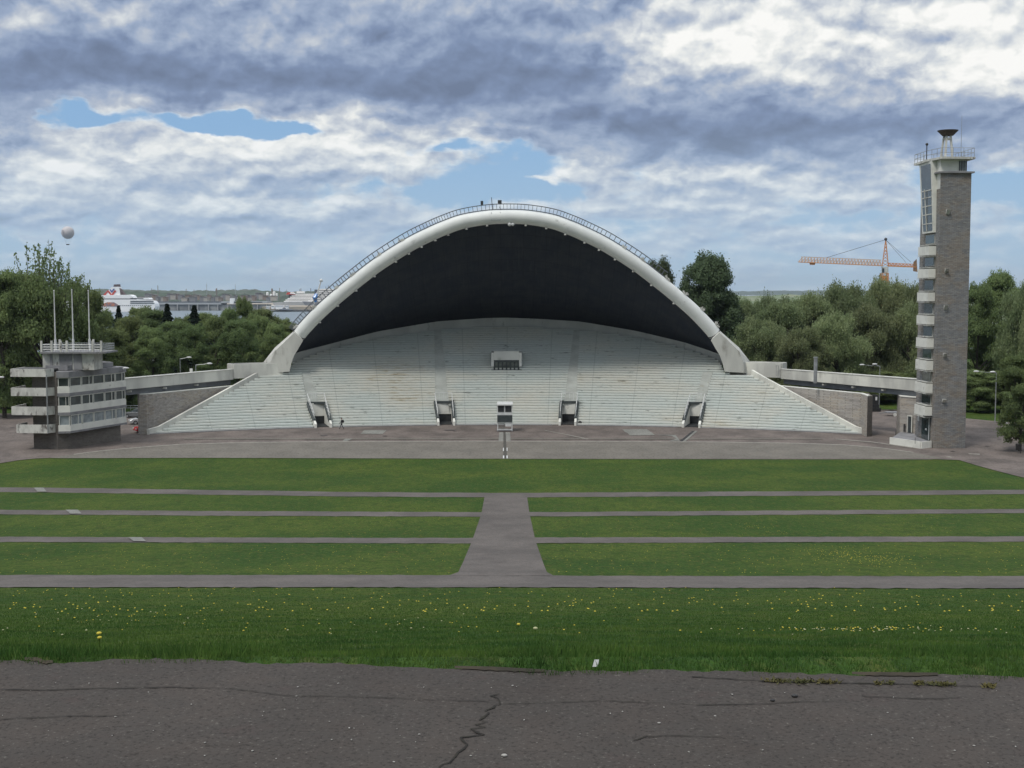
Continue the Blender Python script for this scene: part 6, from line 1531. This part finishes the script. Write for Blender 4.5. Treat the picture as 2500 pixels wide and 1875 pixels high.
# coverage
cov = blobs([(450, 300, 300, 30, -.5), (690, 325, 150, 24, -.38), (190, 268, 100, 28, -.3), (1150, 385, 200, 42, -.5), (1100, 470, 240, 35, -.42), (1350, 450, 90, 60, -.3), (2430, 455, 150, 40, -.45), (2150, 545, 260, 30, -.2), (1500, 560, 300, 40, -.12), (400, 640, 700, 40, -.07), (1900, 640, 600, 40, -.09),
              (450, 400, 420, 80, .28), (700, 180, 1100, 110, .6), (1950, 220, 800, 150, .6), (1050, 392, 180, 16, .3), (1700, 470, 450, 60, .16), (60, 270, 80, 60, .35), (300, 215, 260, 24, .15), (1250, 30, 1500, 60, .3), (700, 560, 500, 50, .07), (1700, 560, 500, 50, .1), (880, 340, 90, 60, .3), (1300, 440, 60, 14, .3)], .06)
zz_ = t.ramp(z, .30, .6, 0, .12)
dens = t.math('ADD', t.math('ADD', puff, cov), t.math('ADD', zz_, t.math('MULTIPLY', t.math('SUBTRACT', fineV, .5), .5)))
alpha = t.ramp(dens, .36, .60)
# brightness of the cloud stuff
lit = blobs([(700, 205, 800, 60, -.36), (1330, 215, 420, 60, -.22), (200, 150, 330, 60, -.22), (1250, 130, 250, 70, -.18), (2050, 330, 420, 58, -.42), (1600, 310, 260, 55, -.28), (1760, 130, 170, 80, .46), (1980, 120, 120, 60, .22), (2400, 125, 160, 80, .52), (1560, 190, 120, 60, .22), (2180, 50, 200, 40, .1), (500, 360, 420, 60, .24), (1700, 470, 500, 60, .1), (870, 330, 80, 60, .22), (130, 430, 130, 60, .2), (560, 500, 160, 30, .24), (1290, 430, 120, 20, .2), (60, 280, 80, 60, -.25), (480, 460, 330, 18, -.22), (260, 30, 180, 40, .12), (1100, 60, 300, 50, .0), (600, 50, 900, 50, -.2), (1900, 480, 300, 40, .04), (600, 555, 420, 14, -.14), (1750, 520, 420, 14, -.12)], .56)
rel = t.math('ADD', t.math('MULTIPLY', t.math('SUBTRACT', puff, puff2), 1.4), t.math('MULTIPLY', t.math('SUBTRACT', sA, sA2), t.ramp(z, .5, .3, 0, 1.6)))
tex = t.math('MULTIPLY', t.math('SUBTRACT', fineV, .5), .42)
damp = t.ramp(lit, .1, .6, .45, 1.0); rim = t.ramp(alpha, .55, 1.0, .16, 0)
rel = t.math('MULTIPLY', rel, damp); tex = t.math('MULTIPLY', tex, damp)
lv = t.math('ADD', t.math('ADD', t.math('ADD', lit, rim), rel), t.math('ADD', tex, t.ramp(z, .25, .5, 0, .12)), clamp=True)
cr_ = t.new('ShaderNodeValToRGB'); t.put(cr_.inputs[0], lv); e = cr_.color_ramp.elements
e[0].position = 0.0; e[0].color = lin(110, 124, 150); e[1].position = 1.0; e[1].color = lin(255, 254, 250)
for p_, c_ in ((.22, (128, 145, 176)), (.42, (158, 173, 198)), (.58, (186, 194, 207)), (.75, (219, 223, 226)), (.88, (240, 241, 238))):
    n_ = e.new(p_); n_.color = lin(*c_)


def scale(c, k): return t.mix(1.0, c, (k, k, k, 1), 'MULTIPLY')
far_c = t.mix(t.ramp(z, .015, .15, .62, 0), cr_.outputs[0], lin(178, 203, 226))
sc_ = t.new('ShaderNodeVectorMath', operation='SCALE'); t.l.new(far_c, sc_.inputs[0]); sc_.inputs['Scale'].default_value = 1 / STR
# clear blue: real sky, paled towards the horizon
hz = t.ramp(z, .0, .13, 1, 0, False)
sk = t.new('ShaderNodeVectorMath', operation='MULTIPLY'); t.l.new(sky.outputs[0], sk.inputs[0]); sk.inputs[1].default_value = (1.0, 1.0, 1.0)
blue = t.mix(.75, sk.outputs[0], tuple(c / STR for c in lin(138, 181, 225)[:3]) + (1,))
pale = tuple(c / STR for c in lin(176, 202, 222)[:3]) + (1,)
clear = t.mix(t.math('POWER', hz, 1.3), blue, pale)
al2 = t.math('MULTIPLY', alpha, t.ramp(z, .0, .05, .55, .97))
col = t.mix(al2, clear, sc_.outputs[0])
zen = t.math('MULTIPLY', t.ramp(z, .28, .85, 1.0, 1.65), t.math('SUBTRACT', 1.0, t.math('MULTIPLY', t.ramp(y, .25, -.15, 0, .5), t.ramp(z, .3, .75, 1, 0))))      # an overcast sky is brightest overhead
sz = t.new('ShaderNodeVectorMath', operation='SCALE'); t.l.new(col, sz.inputs[0]); t.put(sz.inputs['Scale'], zen)
t.put(bg.inputs['Color'], sz.outputs[0])
world.cycles.sampling_method = 'MANUAL'; world.cycles.sample_map_resolution = 512
# ------------------------------------------------------------------ sun (veiled by cloud)
sun = bpy.data.lights.new('sun', 'SUN'); sun.energy = 2.0; sun.angle = math.radians(12); sun.color = (1, .95, .87)
so = bpy.data.objects.new('sun', sun); COL.objects.link(so)
dirv = Vector((math.sin(SUN_AZ) * math.cos(SUN_EL), math.cos(SUN_AZ) * math.cos(SUN_EL), math.sin(SUN_EL)))
so.rotation_euler = dirv.to_track_quat('Z', 'Y').to_euler()
# ------------------------------------------------------------------ haze
HAZE = bpy.data.materials.new('haze_air'); HAZE.use_nodes = True; t = NT(HAZE.node_tree); t.n.remove(t.n['Principled BSDF'])
v = t.new('ShaderNodeVolumePrincipled'); v.inputs['Color'].default_value = (.72, .82, .93, 1); v.inputs['Density'].default_value = .000045; v.inputs['Anisotropy'].default_value = .2
t.l.new(v.outputs[0], t.n['Material Output'].inputs['Volume'])
if USE_HAZE:
    w = MB(); w.box(-15000, 15000, -500, 15000, -18, 190); hz_o = w.build('haze', HAZE); tag(hz_o, 'thin bluish air over the bay', 'haze', kind='stuff')
SC.cycles.use_denoising = True; SC.cycles.max_bounces = 5; SC.cycles.diffuse_bounces = 3; SC.cycles.transmission_bounces = 3; SC.cycles.volume_bounces = 0
SC.cycles.sample_clamp_indirect = 6; SC.render.film_transparent = False
for n_ in ('x',): pass
for k in protos:
    for pr in protos[k]:
        if pr.name not in used:
            for c in list(pr.children): bpy.data.objects.remove(c)
            bpy.data.objects.remove(pr)
